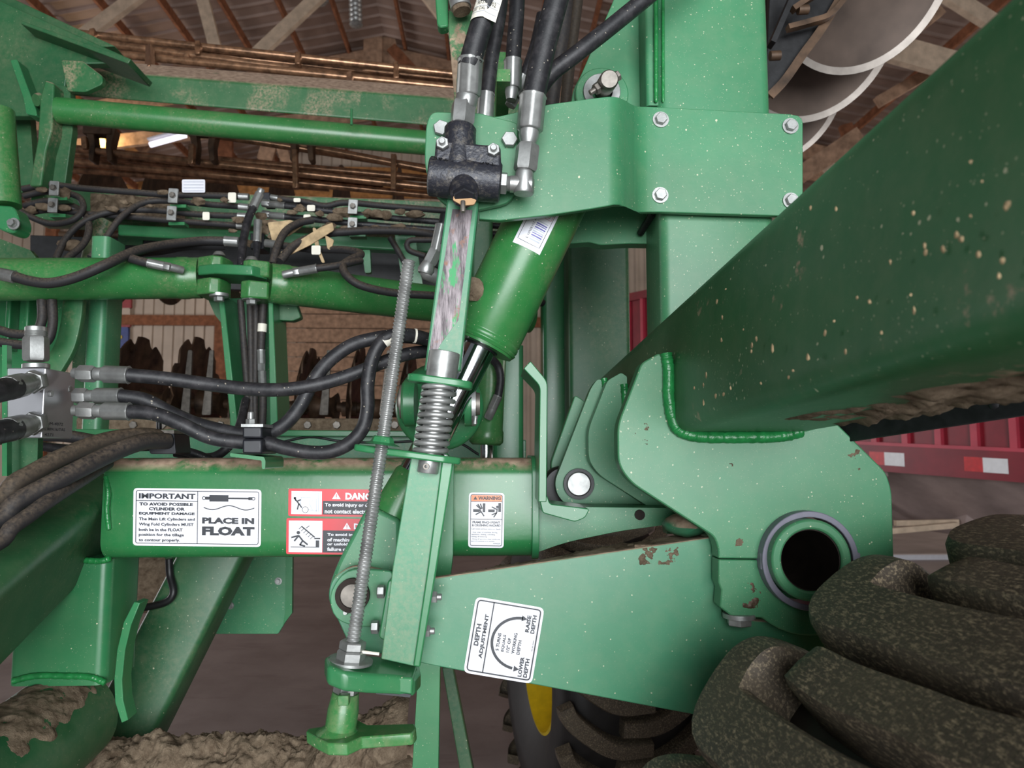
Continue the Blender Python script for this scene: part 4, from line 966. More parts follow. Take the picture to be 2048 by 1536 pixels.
# pipe end and tab above the gauge bar, elbow fitting left of it, strut behind the hoses
pe = thing('pipe_end', 'grey capped pipe end in a green tab above the tagged hose', 'pipe', P(915, 20, 1.0))
mk('pipe', sweep([P(830, -420, 1.0), P(922, 16, 1.0)], cprof(px(22, 1.0), 24)), 'galv', pe, smooth=60); mk('pipe_plug', sweep([P(921, 12, 1.0), P(924, 24, 1.0)], cprof(px(19, 1.0), 24)), 'mud', pe)
mk('tab', ext(roundpoly([(868, -40), (896, -40), (896, 52), (880, 55), (874, 48)], 4), 1.02, .02), 'clean', pe, bevel=.002)
ef = hose('zinc elbow and ferrule sticking out left behind the gauge bar', [(892, 430, 1.06), (884, 470, 1.06), (878, 490, 1.06)], 12, [('ferrule', (872, 505, 1.06), (884, 450, 1.06), 13), ('hex', (858, 528, 1.06), (872, 500, 1.06), 15), ('collar', (868, 520, 1.06), (872, 500, 1.06), 10)])
mk('elbow', [lathe(P(858, 524, 1.06), P(850, 548, 1.06), [(0, px(12, 1.06)), (.7, px(18, 1.06)), (1, px(15, 1.06))], 20), lathe(P(846, 540, 1.06), P(886, 560, 1.08), [(0, px(11, 1.06)), (.15, px(17, 1.06)), (1, px(14, 1.06))], 20)], 'zinc', ef, smooth=50)
ms = thing('mast_strut', 'slim green strut upright behind the middle hose', 'strut', P(1000, 300, 1.5))
mk('foot', vbox(P(990, 290, 1.25).x, 1.008, P(1000, 300, 1.25).z, P(1012, 290, 1.25).x, 1.52, P(1000, 280, 1.25).z), 'gloss', ms, smooth=None)
mk('tube', boxtube(P(990, 150, 1.5).x, P(1013, 150, 1.5).x, 1.5, 1.54, P(1000, 300, 1.5).z, P(1000, 104, 1.5).z, .006), 'gloss', ms, smooth=50)
# ================================================================ main cross tube with decals
ft = thing('frame_tube', 'long green square cross tube with safety decals and dirt on top', 'frame', P(640, 1118, 1.17))
Zt, Zb = P(640, 917, 1.17).z, P(640, 1119, 1.17).z
def xtube(X0, X1, Y0, Y1, Z0, Z1, r):
    pr = []
    for cy, cz, a0 in ((Y1 - r, Z1 - r, 0), (Y0 + r, Z1 - r, 90), (Y0 + r, Z0 + r, 180), (Y1 - r, Z0 + r, 270)):
        for k in range(7): an = math.radians(a0 + 15 * k); pr.append((cy + r * math.cos(an), cz + r * math.sin(an)))
    return ext3([Vector((X0, y, z)) for y, z in pr], [Vector((X1, y, z)) for y, z in pr])
mk('tube', xtube(P(205, 1000, 1.17).x, P(1066, 1000, 1.17).x, 1.17, 1.32, Zb, Zt, .03), 'tube', ft, smooth=60)
mk('end_plate', xtube(P(1064, 1000, 1.165).x, P(1078, 1000, 1.165).x, 1.162, 1.325, Zb - .004, Zt + .004, .03), 'clean', ft, smooth=60, bevel=.001)
mk('weld_bead', beadgeo([(212, 952, 1.172), (216, 985, 1.166), (214, 1020, 1.166), (218, 1060, 1.168)], .004), 'weld', ft)
for nm, x0, x1, y0, y1, z0, z1 in (('rear_rail', 300, 1250, 1.70, 2.05, 962, 1006),): mk(nm, vbox(P(x0, 900, 1.75).x, y0, P(900, z1, 1.75).z, P(x1, 900, 1.75).x, y1, P(900, z0, 1.75).z), 'shaded', ft, smooth=None)
for x in (420, 700, 968): mk('long_rail', vbox(P(x, 900, 1.4).x - .03, 1.318, P(900, 1030, 1.4).z, P(x, 900, 1.4).x + .03, 1.75, P(900, 960, 1.4).z), 'shaded', ft, smooth=None)
# decal IMPORTANT
DT = 1.1695
D = flat_decal(267, 976, .7, DT); W, H = 256, 115
D.fill('white', 0, 0, W, H, 0, r=8); D.frame('ink', 5.5, 5, W - 5.5, H - 5, 1.3, 4); D.line('ink', [(128.5, 5), (128.5, H - 5)], 1.2); D.line('ink', [(5.5, 25), (128.5, 25)], 1.2)
D.text('ink', 'IMPORTANT', 11, 10, 124, 21, .035)
for st, x0, x1, y in (('TO AVOID POSSIBLE', 12, 119, 28.5), ('CYLINDER OR', 31, 103, 38), ('EQUIPMENT DAMAGE', 11.5, 123, 47.5)): D.text('ink', st, x0, y, x1, y + 6.3, .045)
for st, x1, y, hh in (('The Main Lift Cylinders and', 123, 58.5, 7.4), ('Wing Fold Cylinders MUST', 121, 69, 7.4), ('both be in the FLOAT', 99, 79.8, 6), ('position for the tillage', 102, 90, 7.4), ('to contour properly.', 94, 100.5, 7.4)): D.text('ink', st, 11.5, y, x1, y + hh, .025)
D.text('ink', 'PLACE IN', 138, 57, 242, 69.5, .055); D.text('ink', 'FLOAT', 138, 75, 243, 93, .06)
D.fill('ink', 152, 12, 190, 25); D.fill('ink', 189, 16.8, 233, 20); D.fill('ink', 144, 15.5, 153, 21.5); D.fill('ink', 230, 15.5, 238, 21.5)
D.line('ink', circ(141, 18.5, 3, 16), 1.4, 2, True); D.line('ink', circ(240, 18.5, 3, 16), 1.4, 2, True)
D.line('ink', [(141 + 100 * k / 24, 38.5 - 4.3 * math.cos(k / 24 * 4 * math.pi) * (-1) * (1 if True else 0) - 0) for k in range(25)][:0] or [(141 + 101 * k / 30, 37.2 + 4.2 * math.sin(k / 30 * 3 * math.pi) * 1.0) for k in range(31)], 1.8)
D.text('greyink', '90-44-064', 232, 106.5, 247, 108.5, .0)
tag(D.build(ft, {'white': 'float_decal', 'ink': 'lettering', 'greyink': 'small_print'}), 'white decal reading IMPORTANT and PLACE IN FLOAT')
# decal DANGER (upper)
def tri(D, mat, x, y, w, h, lift=2): D.poly(mat, [(x, y), (x + w / 2, y + h), (x - w / 2, y + h)], lift)
D = flat_decal(577, 977, .7, DT); W, H = 204, 55
D.fill('dred', 0, 0, W, H, 0, r=4); D.fill('white', 6, 5, 67, 51, 1); D.fill('ink', 69, 24, 198, 51, 1)
tri(D, 'white', 96, 6, 17, 14); D.fill('dred', 95.3, 10, 96.7, 16, 3); D.fill('dred', 95.3, 17, 96.7, 18.5, 3)
D.text('white', 'DANGER', 114, 7, 188, 21, .055, 3)
D.text('white', 'To avoid injury or death do', 73, 28, 191, 37, .035, 3); D.text('white', 'not contact electric lines', 73, 40, 186, 49, .035, 3)
D.line('ink', circ(34, 42, 6, 14), 1, 2, True)
for ln in ([(24, 17), (44, 17), (42, 30), (48, 42)], [(26, 17), (24, 34), (28, 40)], [(40, 42), (58, 44)], [(46, 25), (56, 20), (56, 46)], [(52, 12), (62, 8)], [(60, 10), (60, 46)], [(8, 44), (24, 44)]): D.line('greyink', ln, 1.2)
for ln in ([(14, 22), (21, 30)], [(21, 30), (18, 42)], [(21, 30), (27, 38)], [(15, 24), (12, 18)], [(18, 25), (25, 22)]): D.line('ink', ln, 2.6, 3)
D.poly('ink', circ(13, 19, 2.6, 10), 3)
tag(D.build(ft, {'dred': 'danger_decal', 'white': 'white_print', 'ink': 'black_print', 'greyink': 'drawing'}), 'red DANGER decal about electric lines')
# decal DANGER (lower)
D = flat_decal(573, 1036, .7, DT); W, H = 208, 72
D.fill('dred', 0, 0, W, H, 0, r=4); D.fill('white', 5, 5, 72, 68, 1); D.fill('ink', 73, 24, 202, 68, 1)
tri(D, 'white', 121, 8, 16, 13); D.fill('dred', 120.3, 12, 121.7, 17, 3); D.fill('dred', 120.3, 18, 121.7, 19.5, 3)
D.text('white', 'DANGER', 135, 9, 196, 21, .055, 3)
for st, x1, y in (('To avoid injury stay clear', 196, 29), ('of machine when folded', 190, 38.5), ('or unfolded. Hydraulic', 182, 48), ('failure can occur.', 160, 57.5)): D.text('white', st, 82, y, x1, y + 7.5, .035, 3)
D.fill('ink', 9, 57, 66, 58.5, 2); D.line('ink', [(30, 16), (57, 38)], 2.6)
for k in range(6): x = 30 + k * 4.6; y = 17 + k * 3.9; D.line('ink', [(x, y), (x - 5, y + 5)], 1.2)
D.line('ink', [(39, 20), (46, 15)], 1.4); D.fill('ink', 56, 39, 68, 41.5, 2); D.fill('ink', 59, 44, 66, 57, 2)
D.poly('ink', circ(24, 29, 3.6, 12), 2)
for ln in ([(24, 34), (33, 45)], [(24, 35), (10, 39)], [(24, 36), (16, 46)], [(33, 45), (27, 54)], [(27, 53), (38, 56)], [(33, 45), (43, 53)]): D.line('ink', ln, 3.4)
tag(D.build(ft, {'dred': 'danger_decal', 'white': 'white_print', 'ink': 'black_print'}), 'red DANGER decal with a man under folding wing')
# decal WARNING
D = flat_decal(938, 985, .9, DT); W, H = 71, 110
D.fill('white', 0, 0, W, H, 0, r=7); D.frame('ink', 4, 4, W - 4, H - 4, 1.2, 4); D.fill('dorange', 5, 5, W - 5, 17, 1); D.line('ink', [(4, 17.5), (W - 4, 17.5)], 1); D.line('ink', [(4, 53), (W - 4, 53)], 1)
tri(D, 'ink', 13, 7, 8, 7); D.text('ink', 'WARNING', 18.5, 7, 64, 14.5, .05)
D.fill('ink', 28, 21, 33, 39); D.fill('ink', 59, 20, 64.5, 38)
for ln in ([(9, 36), (22, 36)], [(39, 36), (52, 36)]): D.line('ink', ln, 5.5)
for ln in ([(15, 25), (24, 33)], [(18, 23), (25, 33)], [(23, 22), (27, 32)], [(14, 44), (25, 38)], [(22, 34), (31, 47)], [(46, 28), (56, 33)], [(57, 31), (56, 40)], [(56, 40), (50, 49)], [(56, 40), (46, 44)]): D.line('ink', ln, 2.4)
D.poly('ink', circ(57, 28, 2.6, 10), 2)
D.text('ink', 'FRAME PINCH POINT', 8, 57, 63, 61.5, .03); D.text('ink', '& CRUSHING HAZARD', 7, 63, 64, 67.5, .03); D.text('ink', 'Can cause serious injury or death.', 6, 71, 65, 74.5, .0)
for st, x1, y in (('- Stay clear of machine during', 58, 78), ('operation, folding, unfolding,', 54, 82.3), ('raising, & lowering.', 38, 86.6), ('- Keep all persons clear while any', 64, 91.5), ('part of machine is in motion.', 53, 95.8), ): D.text('ink', st, 6, y, x1, y + 3.2, .0)
D.text('ink', '90-44-0299', 50, 100.5, 64, 102.5, .0)
tag(D.build(ft, {'white': 'warning_decal', 'ink': 'lettering', 'dorange': 'orange_band'}), 'white and orange WARNING decal about frame pinch point')
# right end: bent stop plate and forward casting
st_ = thing('bent_stop', 'tall green bent plate standing at the end of the cross tube', 'plate', P(1085, 1000, 1.12))
mk('plate', ext(roundpoly([(1061, 722), (1095, 763), (1093, 1004), (1077, 1004), (1080, 772), (1047, 737)], [3, 12, 2, 2, 10, 3]), 1.085, .11), 'clean', st_, bevel=.0012)
mk('foot', ext(roundpoly([(1077, 990), (1094, 990), (1100, 1008), (1160, 1015), (1180, 1018), (1170, 1036), (1150, 1044), (1085, 1026)], 6), 1.09, .1), 'clean', st_, bevel=.002)
cs = thing('end_casting', 'pale glossy green casting curving right from the cross tube end', 'casting', P(1150, 1100, 1.2))
mk('casting', ext(roundpoly([(1072, 1010), (1180, 1014), (1340, 1016), (1360, 1046), (1240, 1062), (1130, 1085), (1072, 1106)], [2, 2, 2, 8, 30, 30, 2]), 1.19, .08), 'plate', cs, bevel=.006, seg=3)
mk('side_hole', lathe((1280, 1030, 1.186), (1280, 1030, 1.195), [(0, px(10, 1.2)), (1, px(10, 1.2))], 20), 'darkhole', cs)
# ================================================================ left frame: brace, post, lower tubes
lf = thing('frame_post', 'short wide green square post under the left end of the cross tube', 'post', P(115, 1350, 1.2))
X0, X1 = P(22, 1200, 1.19).x, P(216, 1200, 1.19).x
mk('post_tube', boxtube(X0, X1, 1.19, 1.30, P(100, 1368, 1.2).z, P(100, 1118, 1.2).z, .016), 'clean', lf, smooth=50)
mk('weld_bead', beadgeo([(25, 1362, 1.188), (70, 1352, 1.188), (130, 1352, 1.188), (180, 1354, 1.188), (212, 1366, 1.188)], .005), 'weld', lf)
mk('weld_bead', beadgeo([(160, 1120, 1.188), (200, 1122, 1.188), (222, 1116, 1.188)], .005), 'weld', lf)
gp = [(280, 1206), (262, 1250), (250, 1300), (244, 1360), (246, 1400), (256, 1440), (243, 1446), (230, 1405), (228, 1360), (234, 1300), (247, 1245), (268, 1204)]
mk('gusset', ext(gp, 1.165, .03), 'clean', lf, bevel=.001, smooth=50)
def longbeam(name, parent, a, b, h, w, r, mat, up=(0, 0, 1)): return mk(name, beam(a, b, h, w, r, up), mat, parent, smooth=50)
db = thing('diagonal_brace', 'dark green square brace running down to the lower left from the cross tube end', 'brace', P(0, 1200, 1.0))
longbeam('tube', db, (150, 1018, 1.27), (-560, 1600, .68), .155, .14, .018, 'shaded', up=(.35, -.45, .82))
for k in range(7):
    a = P(118 + k * 4, 1086 - k * 6.2, 1.118 + .004 * k); 
wm = thing('brace_beam', 'dark green square beam slanting down behind the gusset to the lower tube', 'beam', P(300, 1470, 1.5))
longbeam('tube', wm, (450, 1080, 1.52), (236, 1500, 1.46), .1, .12, .012, 'shaded', up=(0, -1, 0))
lt = thing('lower_tube', 'thick green round tube at lower left with a broad dried mud stripe', 'tube', P(60, 1500, 1.2))
A_, B_ = P(138, 1430, 1.27), P(-110, 1640, 1.0)
mk('tube', sweep([A_, B_], cprof(.08, 40)), 'shaded', lt, smooth=60)
dA = (B_ - A_).normalized(); uA = Vector((0, 0, 1)); uA = (uA - dA * uA.dot(dA)).normalized(); sA = dA.cross(uA); sA = sA if sA.x > 0 else -sA
def mudst(u, v):
    an = -.55 + (1.6 + .35 * noise.noise(Vector((u * 7, 3, 0)))) * v; c_ = A_.lerp(B_, -.02 + .9 * u); nr = uA * math.cos(an) + sA * math.sin(an); return c_ + nr * .08, nr
mudsheet('caked_mud', lt, mudst, 70, 40, .005, 40, base=.003)
ml_ = thing('mud_tube', 'lower cross tube thickly caked in pale dried mud', 'tube', P(520, 1530, 1.35))
A2, B2 = P(120, 1590, 1.32), P(860, 1575, 1.36)
mk('tube', sweep([A2, B2], cprof(.085, 36)), 'dusty', ml_, smooth=60)
def mudall(u, v):
    an = -.6 + 2.5 * v; c_ = A2.lerp(B2, u); nr = Vector((0, -math.cos(an), math.sin(an))); return c_ + nr * .085, nr
mudsheet('caked_mud', ml_, mudall, 280, 90, .02, 19, base=.012)
def mudram(u, v):
    an = -.6 + 2.6 * v; c_ = P(640, 1560, 1.3).lerp(P(840, 1455, 1.26), u); nr = Vector((-.3, -math.cos(an), math.sin(an))).normalized(); return c_ + nr * .06, nr
mudsheet('caked_mud', ml_, mudram, 110, 70, .014, 22, base=.008)
gp2 = thing('shield_panel', 'light green sheet panel with small bolts hanging behind the cross tube', 'panel', P(500, 1268, 1.8))
mk('panel', ext(roundpoly([(410, 1000), (583, 1000), (583, 1225), (556, 1268), (400, 1268)], 3), 1.8, .01), 'plate', gp2, bevel=.001)
mk('edge_fold', ext([(572, 1000), (586, 1000), (584, 1226), (566, 1250), (570, 1225)], 1.795, .012), 'clean', gp2)
for x, y in ((461, 1211), (557, 1162)): bolt(gp2, x, y, 1.8, 5, 7)
lg = thing('muddy_drum', 'muddy brown roller end seen under the cross tube', 'roller', P(310, 1200, 2.2))
mk('drum', lathe(P(250, 1170, 2.2), P(380, 1150, 2.2), [(0, px(50, 2.2)), (.05, px(58, 2.2)), (.95, px(58, 2.2)), (1, px(50, 2.2))], 28), 'mud', lg); mk('arm', beam((330, 1150, 2.2), (420, 985, 2.0), .05, .05), 'shaded', lg)
hose('frayed black cable end hanging under the cross tube', [(338, 1118, 1.45), (340, 1150, 1.45), (347, 1185, 1.44), (330, 1205, 1.44), (285, 1216, 1.44)], 7, [], 'blacksteel', cat='cable', name='cable')
# ================================================================ aluminium valve block and its hoses
vb = thing('valve_block', 'silver aluminium valve block with stamped numbers and fittings on three sides', 'valve block', P(50, 880, 1.0))
X0, X1 = P(10, 800, 1.0).x, P(88, 800, 1.0).x; Zt_, Zb_ = P(50, 736, 1.0).z, P(50, 876, 1.0).z
mk('block', vbox(X0, 1.0, Zb_, X1, 1.072, Zt_), 'alu', vb, bevel=.0015, smooth=None)
fitting_line(vb, [('collar', (72, 728, 1.035), (72, 738, 1.035), 24), ('hex', (72, 722, 1.035), (72, 674, 1.035), 23, .1), ('thread', (72, 675, 1.035), (72, 662, 1.035), 20), ('collar', (72, 664, 1.035), (72, 654, 1.035), 19)])
bolt(vb, 99, 787, 1.012, 6.5, 0, .004, 'plug_screw', axis=(1, 0, 0)); bolt(vb, 136, 778, 1.06, 7, 0, .004, 'plug_screw', axis=(1, 0, 0))
def on_side(u, v, l): return Vector((X1 + .0003 * l, 1.0 + px(u, 1.0), Zb_ + px(40 - v, 1.0)))
D = Decal(on_side)
D.text('ink', 'M-M-4072', 6, 8, 68, 14, .0, 1); D.text('ink', '2.0091/6/TAS', 6, 19, 76, 25, .0, 1); D.text('ink', '4271', 8, 30, 36, 36, .0, 1); D.build(vb, {'ink': 'stamped_number'})
br3 = thing('block_bracket', 'green angle bracket carrying the aluminium valve block', 'bracket', P(30, 950, 1.0))
mk('strip', ext([(4, 690), (14, 690), (14, 952), (4, 952)], .998, .01), 'clean', br3); mk('plate', ext([(10, 872), (76, 872), (74, 956), (10, 952)], 1.03, .012), 'shaded', br3)
for lab, y0, ends in (('upper left black hose screwed into the block front face', 772, ((70, 765), (0, 776))), ('lower left black hose screwed into the block front face', 852, ((70, 848), (0, 864)))):
    (xa, ya), (xb, yb) = ends
    hose(lab, [(28, ya + 10, .91), (-10, ya + 18, .87), (-60, ya + 28, .83)], 23,
         [('hex', (74, ya - 3, .998), (62, ya, .965), 23, .2), ('collar', (60, ya, .965), (46, ya + 4, .94), 20), ('collar', (48, ya + 4, .945), (14, ya + 12, .895), 24)])
hose('upper of three block hoses, sweeping right in a long sag behind the screw', [(255, 750, 1.03), (330, 757, 1.04), (420, 769, 1.05), (500, 778, 1.05), (570, 779, 1.05), (640, 768, 1.055), (700, 750, 1.06), (760, 727, 1.065), (815, 708, 1.08), (880, 700, 1.1)], 14,
     [('thread', (148, 746, 1.035), (160, 747, 1.033), 11), ('hex', (158, 747, 1.033), (190, 748, 1.03), 17), ('collar', (190, 748, 1.03), (212, 748, 1.03), 13), ('ferrule', (206, 748, 1.03), (259, 750, 1.03), 16.5)])
hose('middle block hose that passes the clamp and loops up behind the screw', [(240, 792, 1.05), (290, 800, 1.055), (340, 825, 1.06), (400, 850, 1.06), (480, 868, 1.06), (530, 868, 1.06), (570, 848, 1.06), (600, 812, 1.06), (625, 765, 1.06), (655, 725, 1.06), (700, 692, 1.06), (745, 678, 1.06), (800, 672, 1.065), (880, 682, 1.1)], 14,
     [('hex', (150, 792, 1.055), (175, 792, 1.054), 16), ('collar', (174, 792, 1.054), (196, 792, 1.052), 12), ('ferrule', (190, 792, 1.052), (243, 792, 1.05), 15.5)])
h3 = hose('lower block hose that passes the clamp, dips low and climbs to the white tape', [(258, 823, 1.02), (310, 828, 1.02), (360, 847, 1.02), (420, 875, 1.025), (480, 884, 1.03), (526, 884, 1.03), (570, 896, 1.03), (622, 905, 1.03), (665, 902, 1.03), (702, 884, 1.03), (726, 855, 1.03), (735, 815, 1.03), (735, 770, 1.03), (743, 724, 1.03), (760, 688, 1.03), (785, 671, 1.03), (830, 672, 1.05), (890, 690, 1.08)], 14,
     [('thread', (146, 821, 1.02), (160, 821, 1.02), 11), ('hex', (158, 821, 1.02), (190, 822, 1.02), 17), ('collar', (190, 822, 1.02), (214, 822, 1.02), 13), ('ferrule', (206, 822, 1.02), (260, 823, 1.02), 16.5)])
mk('white_tape', sweep([P(767, 682, 1.03), P(782, 672, 1.03)], cprof(px(14.8, 1.03), 18)), 'paper', h3)
mk('white_ring', sweep([P(828, 671.5, 1.049), P(832, 672, 1.05)], cprof(px(14.9, 1.05), 18)), 'paper', h3)
hc = thing('hose_clamp', 'black two-hose clamp with zinc top plate and stud on a green tab', 'clamp', P(502, 930, 1.05))
mk('lower_half', ext(rect(484, 878, 524, 908), 1.005, .075), 'plastic', hc, bevel=.003); mk('upper_half', ext(rect(484, 852, 524, 877), 1.007, .073), 'plastic', hc, bevel=.003)
mk('top_plate', ext(rect(482, 848, 526, 854), 1.004, .076), 'zinc', hc); mk('stud', lathe(P(502, 850, 1.04), P(502, 824, 1.04), [(0, px(6, 1.04)), (.9, px(6, 1.04)), (1, px(5, 1.04))], 12), 'zinc', hc); mk('nut', hexn(P(502, 849, 1.04), P(502, 838, 1.04), px(10, 1.04)), 'zinc', hc, smooth=30)
mk('tab', [ext(roundpoly([(460, 906), (528, 914), (531, 922), (530, 938), (524, 938), (523, 921), (460, 913)], 3), 1.01, .09)], 'clean', hc)
hc2 = thing('hose_clamp', 'black clamp block on the tube gripping the thick brown hoses', 'clamp', P(325, 912, 1.2))
mk('block', ext(roundpoly([(286, 866), (348, 866), (352, 908), (300, 908)], 4), 1.18, .06), 'plastic', hc2, bevel=.003); mk('top_plate', ext(rect(284, 860, 348, 867), 1.178, .064), 'dullsteel', hc2)
mk('stud', lathe(P(318, 862, 1.2), P(318, 838, 1.2), [(0, px(5, 1.2)), (1, px(5, 1.2))], 10), 'blacksteel', hc2)
hose('thick brown dusty hose coming from the lower left into the tube clamp', [(-60, 1010, .95), (40, 960, 1.0), (130, 912, 1.06), (210, 882, 1.12), (280, 872, 1.16), (330, 876, 1.19)], 20, [], 'hosebrown')
hose('thick black hose lying along the brown one into the tube clamp', [(-60, 1048, .94), (40, 1000, .98), (140, 948, 1.03), (220, 908, 1.09), (285, 884, 1.14), (335, 882, 1.18)], 20, [], 'hosedust')
hose('slim black hose tucked between the two thick ones', [(-40, 1012, 1.1), (80, 960, 1.1), (170, 915, 1.12), (240, 893, 1.16), (300, 890, 1.2)], 13, [], 'hosedust')
hose('black hose in shade under the aluminium block', [(-30, 880, 1.3), (60, 872, 1.3), (130, 872, 1.3), (200, 884, 1.32), (260, 900, 1.34)], 12, [], 'hosedust')
hose('thin black hose crossing behind the clamp towards the pillar', [(75, 892, 1.4), (150, 898, 1.4), (280, 890, 1.4), (380, 905, 1.4), (440, 930, 1.42)], 9, [], 'rubber')
hose('black hose bowing up beside the pillar foot', [(350, 905, 1.42), (420, 915, 1.42), (460, 890, 1.42), (480, 850, 1.45), (492, 800, 1.5)], 9, [], 'rubber')
hose('thick dark hose at the lower left edge under its brown neighbours', [(-60, 1100, .9), (30, 1050, .95), (100, 1000, 1.0), (170, 955, 1.08), (215, 925, 1.14)], 16, [], 'hosedust')

single('rear_shank', ext(roundpoly([(884, 1335), (906, 1335), (958, 1600), (930, 1600)], 3), 1.5, .03), 'shaded', 'dark green shank slanting down behind the flat strap', 'shank', bevel=.002)
# ================================================================ behind: harrow frame, upper beam, round tube
ub = thing('upper_beam', 'long dusty green square beam across the back under the basket rods', 'beam', P(520, 240, 2.4))
def qbeam(name, parent, tl, tr_, br, bl, d0, d1, t, mat, bevel=.008):
    f = [P(tl[0], tl[1], d0), P(tr_[0], tr_[1], d1), P(br[0], br[1], d1), P(bl[0], bl[1], d0)]
    return mk(name, ext3(f, [v + Vector((0, t, 0)) for v in f]), mat, parent, bevel=bevel, seg=3, smooth=40)
f = [P(100, 134, 2.3), P(1180, 217, 2.56), P(1180, 279, 2.56), P(100, 188, 2.3)]; b_ = [P(100, 112, 2.44), P(1180, 198, 2.70), P(1180, 253, 2.70), P(100, 166, 2.44)]
mk('beam', ext3(f, b_), 'dusty', ub, bevel=.01, seg=3)
mk('end_gusset', ext(roundpoly([(122, 120), (165, 122), (205, 152), (205, 168), (170, 184), (135, 182)], 6), 2.12, .02), 'dusty', ub, bevel=.002)
rt = thing('round_tube', 'smooth bright green round tube below the dusty square beam', 'tube', P(480, 280, 2.1))
mk('tube', sweep([P(116, 221, 2.1), P(1180, 315, 2.30)], cprof(px(26, 2.1), 32)), 'gloss', rt, smooth=60)
mk('seam_pin', lathe(P(703, 218, 2.1), P(703, 250, 2.1), [(0, .004), (1, .004)], 8), 'clean', rt)
# left tower
tw = thing('left_tower', 'dark green welded tower with slanted gusset plates at the upper left', 'tower', P(60, 380, 2.2))
mk('gusset', ext([(-60, -30), (20, 10), (262, 118), (258, 126), (136, 128), (128, 190), (110, 196), (70, 232), (-60, 232)], 2.15, .03), 'shaded', tw, bevel=.003)
mk('gusset_edge', ext([(40, 40), (262, 118), (256, 127), (42, 48)], 2.08, .14), 'shaded', tw, bevel=.002)
mk('top_arm', ext([(-40, -40), (20, -6), (230, 92), (150, 96), (-40, 20)], 2.22, .06), 'shaded', tw, bevel=.003)
mk('brace_strip', ext(roundpoly([(20, 120), (34, 118), (72, 220), (74, 232), (52, 228), (46, 195)], 4), 2.1, .05), 'clean', tw, bevel=.002)
mk('side_plate', ext([(90, 160), (140, 175), (145, 260), (130, 370), (88, 372), (100, 260)], 2.13, .03), 'shaded', tw, bevel=.002)
mk('edge_bar', ext(roundpoly([(90, 160), (108, 166), (104, 260), (92, 300), (82, 372), (58, 372), (75, 280), (80, 195)], 5), 2.08, .06), 'dusty', tw, bevel=.004)
mk('pin_head', lathe(P(80, 200, 2.1), P(72, 200, 2.09), [(0, px(14, 2.1)), (1, px(12, 2.1))], 18), 'dusty', tw)
mk('rear_plate', ext([(-40, 130), (40, 150), (36, 270), (-40, 280)], 2.3, .03), 'dusty', tw)
mk('lower_web', ext([(-40, 230), (60, 230), (70, 380), (-40, 400)], 2.26, .03), 'shaded', tw)
lcy = thing('fold_cylinder', 'glossy green cylinder standing at the left picture edge', 'hydraulic cylinder', P(10, 460, 1.7))
mk('barrel', sweep([P(-6, 222, 1.7), P(8, 412, 1.7)], cprof(px(31, 1.7), 28)), 'gloss', lcy, smooth=60)
mk('lug', ext(roundpoly([(-30, 408), (28, 412), (40, 445), (30, 468), (0, 460), (-30, 440)], 12), 1.68, .05), 'clean', lcy, bevel=.004)
bolt(lcy, 28, 448, 1.67, 8, 12, .012)
# ================================================================ basket rods (upper and lower harrow)
def rodset(name, label, lines, r, mat='rod', straps=()):
    t = thing(name, label, 'roller', P(*lines[0][0]))
    for a, b in lines: mk('rod', sweep([P(*a), P(*a).lerp(P(*b), 1.12)], cprof(r, 10)), mat, t, smooth=60)
    for a, b in straps: mk('strap', beam(a, b, .03, .022, up=(0, 1, 0)), mat, t, smooth=40, bevel=.003)
    return t
rodset('basket_roller', 'rusty brown rods of the upper basket roller lying over the square beam',
       [((90, 60, 3.0), (940, 152, 3.2)), ((150, 80, 2.95), (940, 185, 3.1)), ((90, 75, 3.1), (940, 164, 3.3)), ((120, 97, 2.9), (900, 175, 3.0)), ((400, 108, 3.1), (940, 166, 3.35))], .017,
       straps=[((187, 62, 3.0), (186, 80, 2.98)), ((397, 86, 3.0), (397, 112, 2.98)), ((597, 108, 3.0), (596, 132, 2.98)), ((792, 128, 3.05), (793, 160, 3.02)), ((375, 110, 2.95), (375, 126, 2.95)), ((300, 96, 2.93), (300, 140, 2.46)), ((700, 150, 2.98), (700, 172, 2.58))])
rodset('basket_roller', 'shiny dark rods of the lower basket roller seen under the round tube',
       [((100, 292, 3.0), (940, 384, 3.2)), ((90, 318, 3.1), (940, 398, 3.3)), ((420, 268, 3.0), (940, 350, 3.2)), ((420, 318, 3.2), (940, 365, 3.3)), ((90, 335, 3.2), (600, 372, 3.3)), ((520, 275, 3.05), (860, 340, 3.1)), ((120, 305, 3.15), (700, 362, 3.25))], .017, 'rod',
       straps=[((385, 290, 2.98), (383, 330, 2.98)), ((590, 300, 3.0), (592, 378, 3.0)), ((788, 310, 3.0), (787, 380, 3.0)), ((170, 275, 3.0), (172, 300, 3.0))])
for i, (x, lb) in enumerate(((200, 'rust-brown forked bracket with the lit bulb behind it'), (405, 'rust-brown forked bracket over the white paper label'), (603, 'rust-brown forked bracket near the middle of the lower rods'))):
    t = thing('roller_hanger', lb, 'bracket', P(x, 300, 3.0), 'roller hangers')
    for s in (-1, 1): mk('fork', ext(roundpoly([(x + s * 30, 256), (x + s * 14, 258), (x + s * 10, 290), (x + s * 14, 322), (x + s * 24, 320), (x + s * 22, 290)], 4), 3.0, .05), 'wood' if False else 'rusty', t, bevel=.003)
    mk('crosspiece', beam((x - 28, 262, 3.02), (x + 28, 264, 3.02), .04, .05), 'rusty', t, smooth=None)
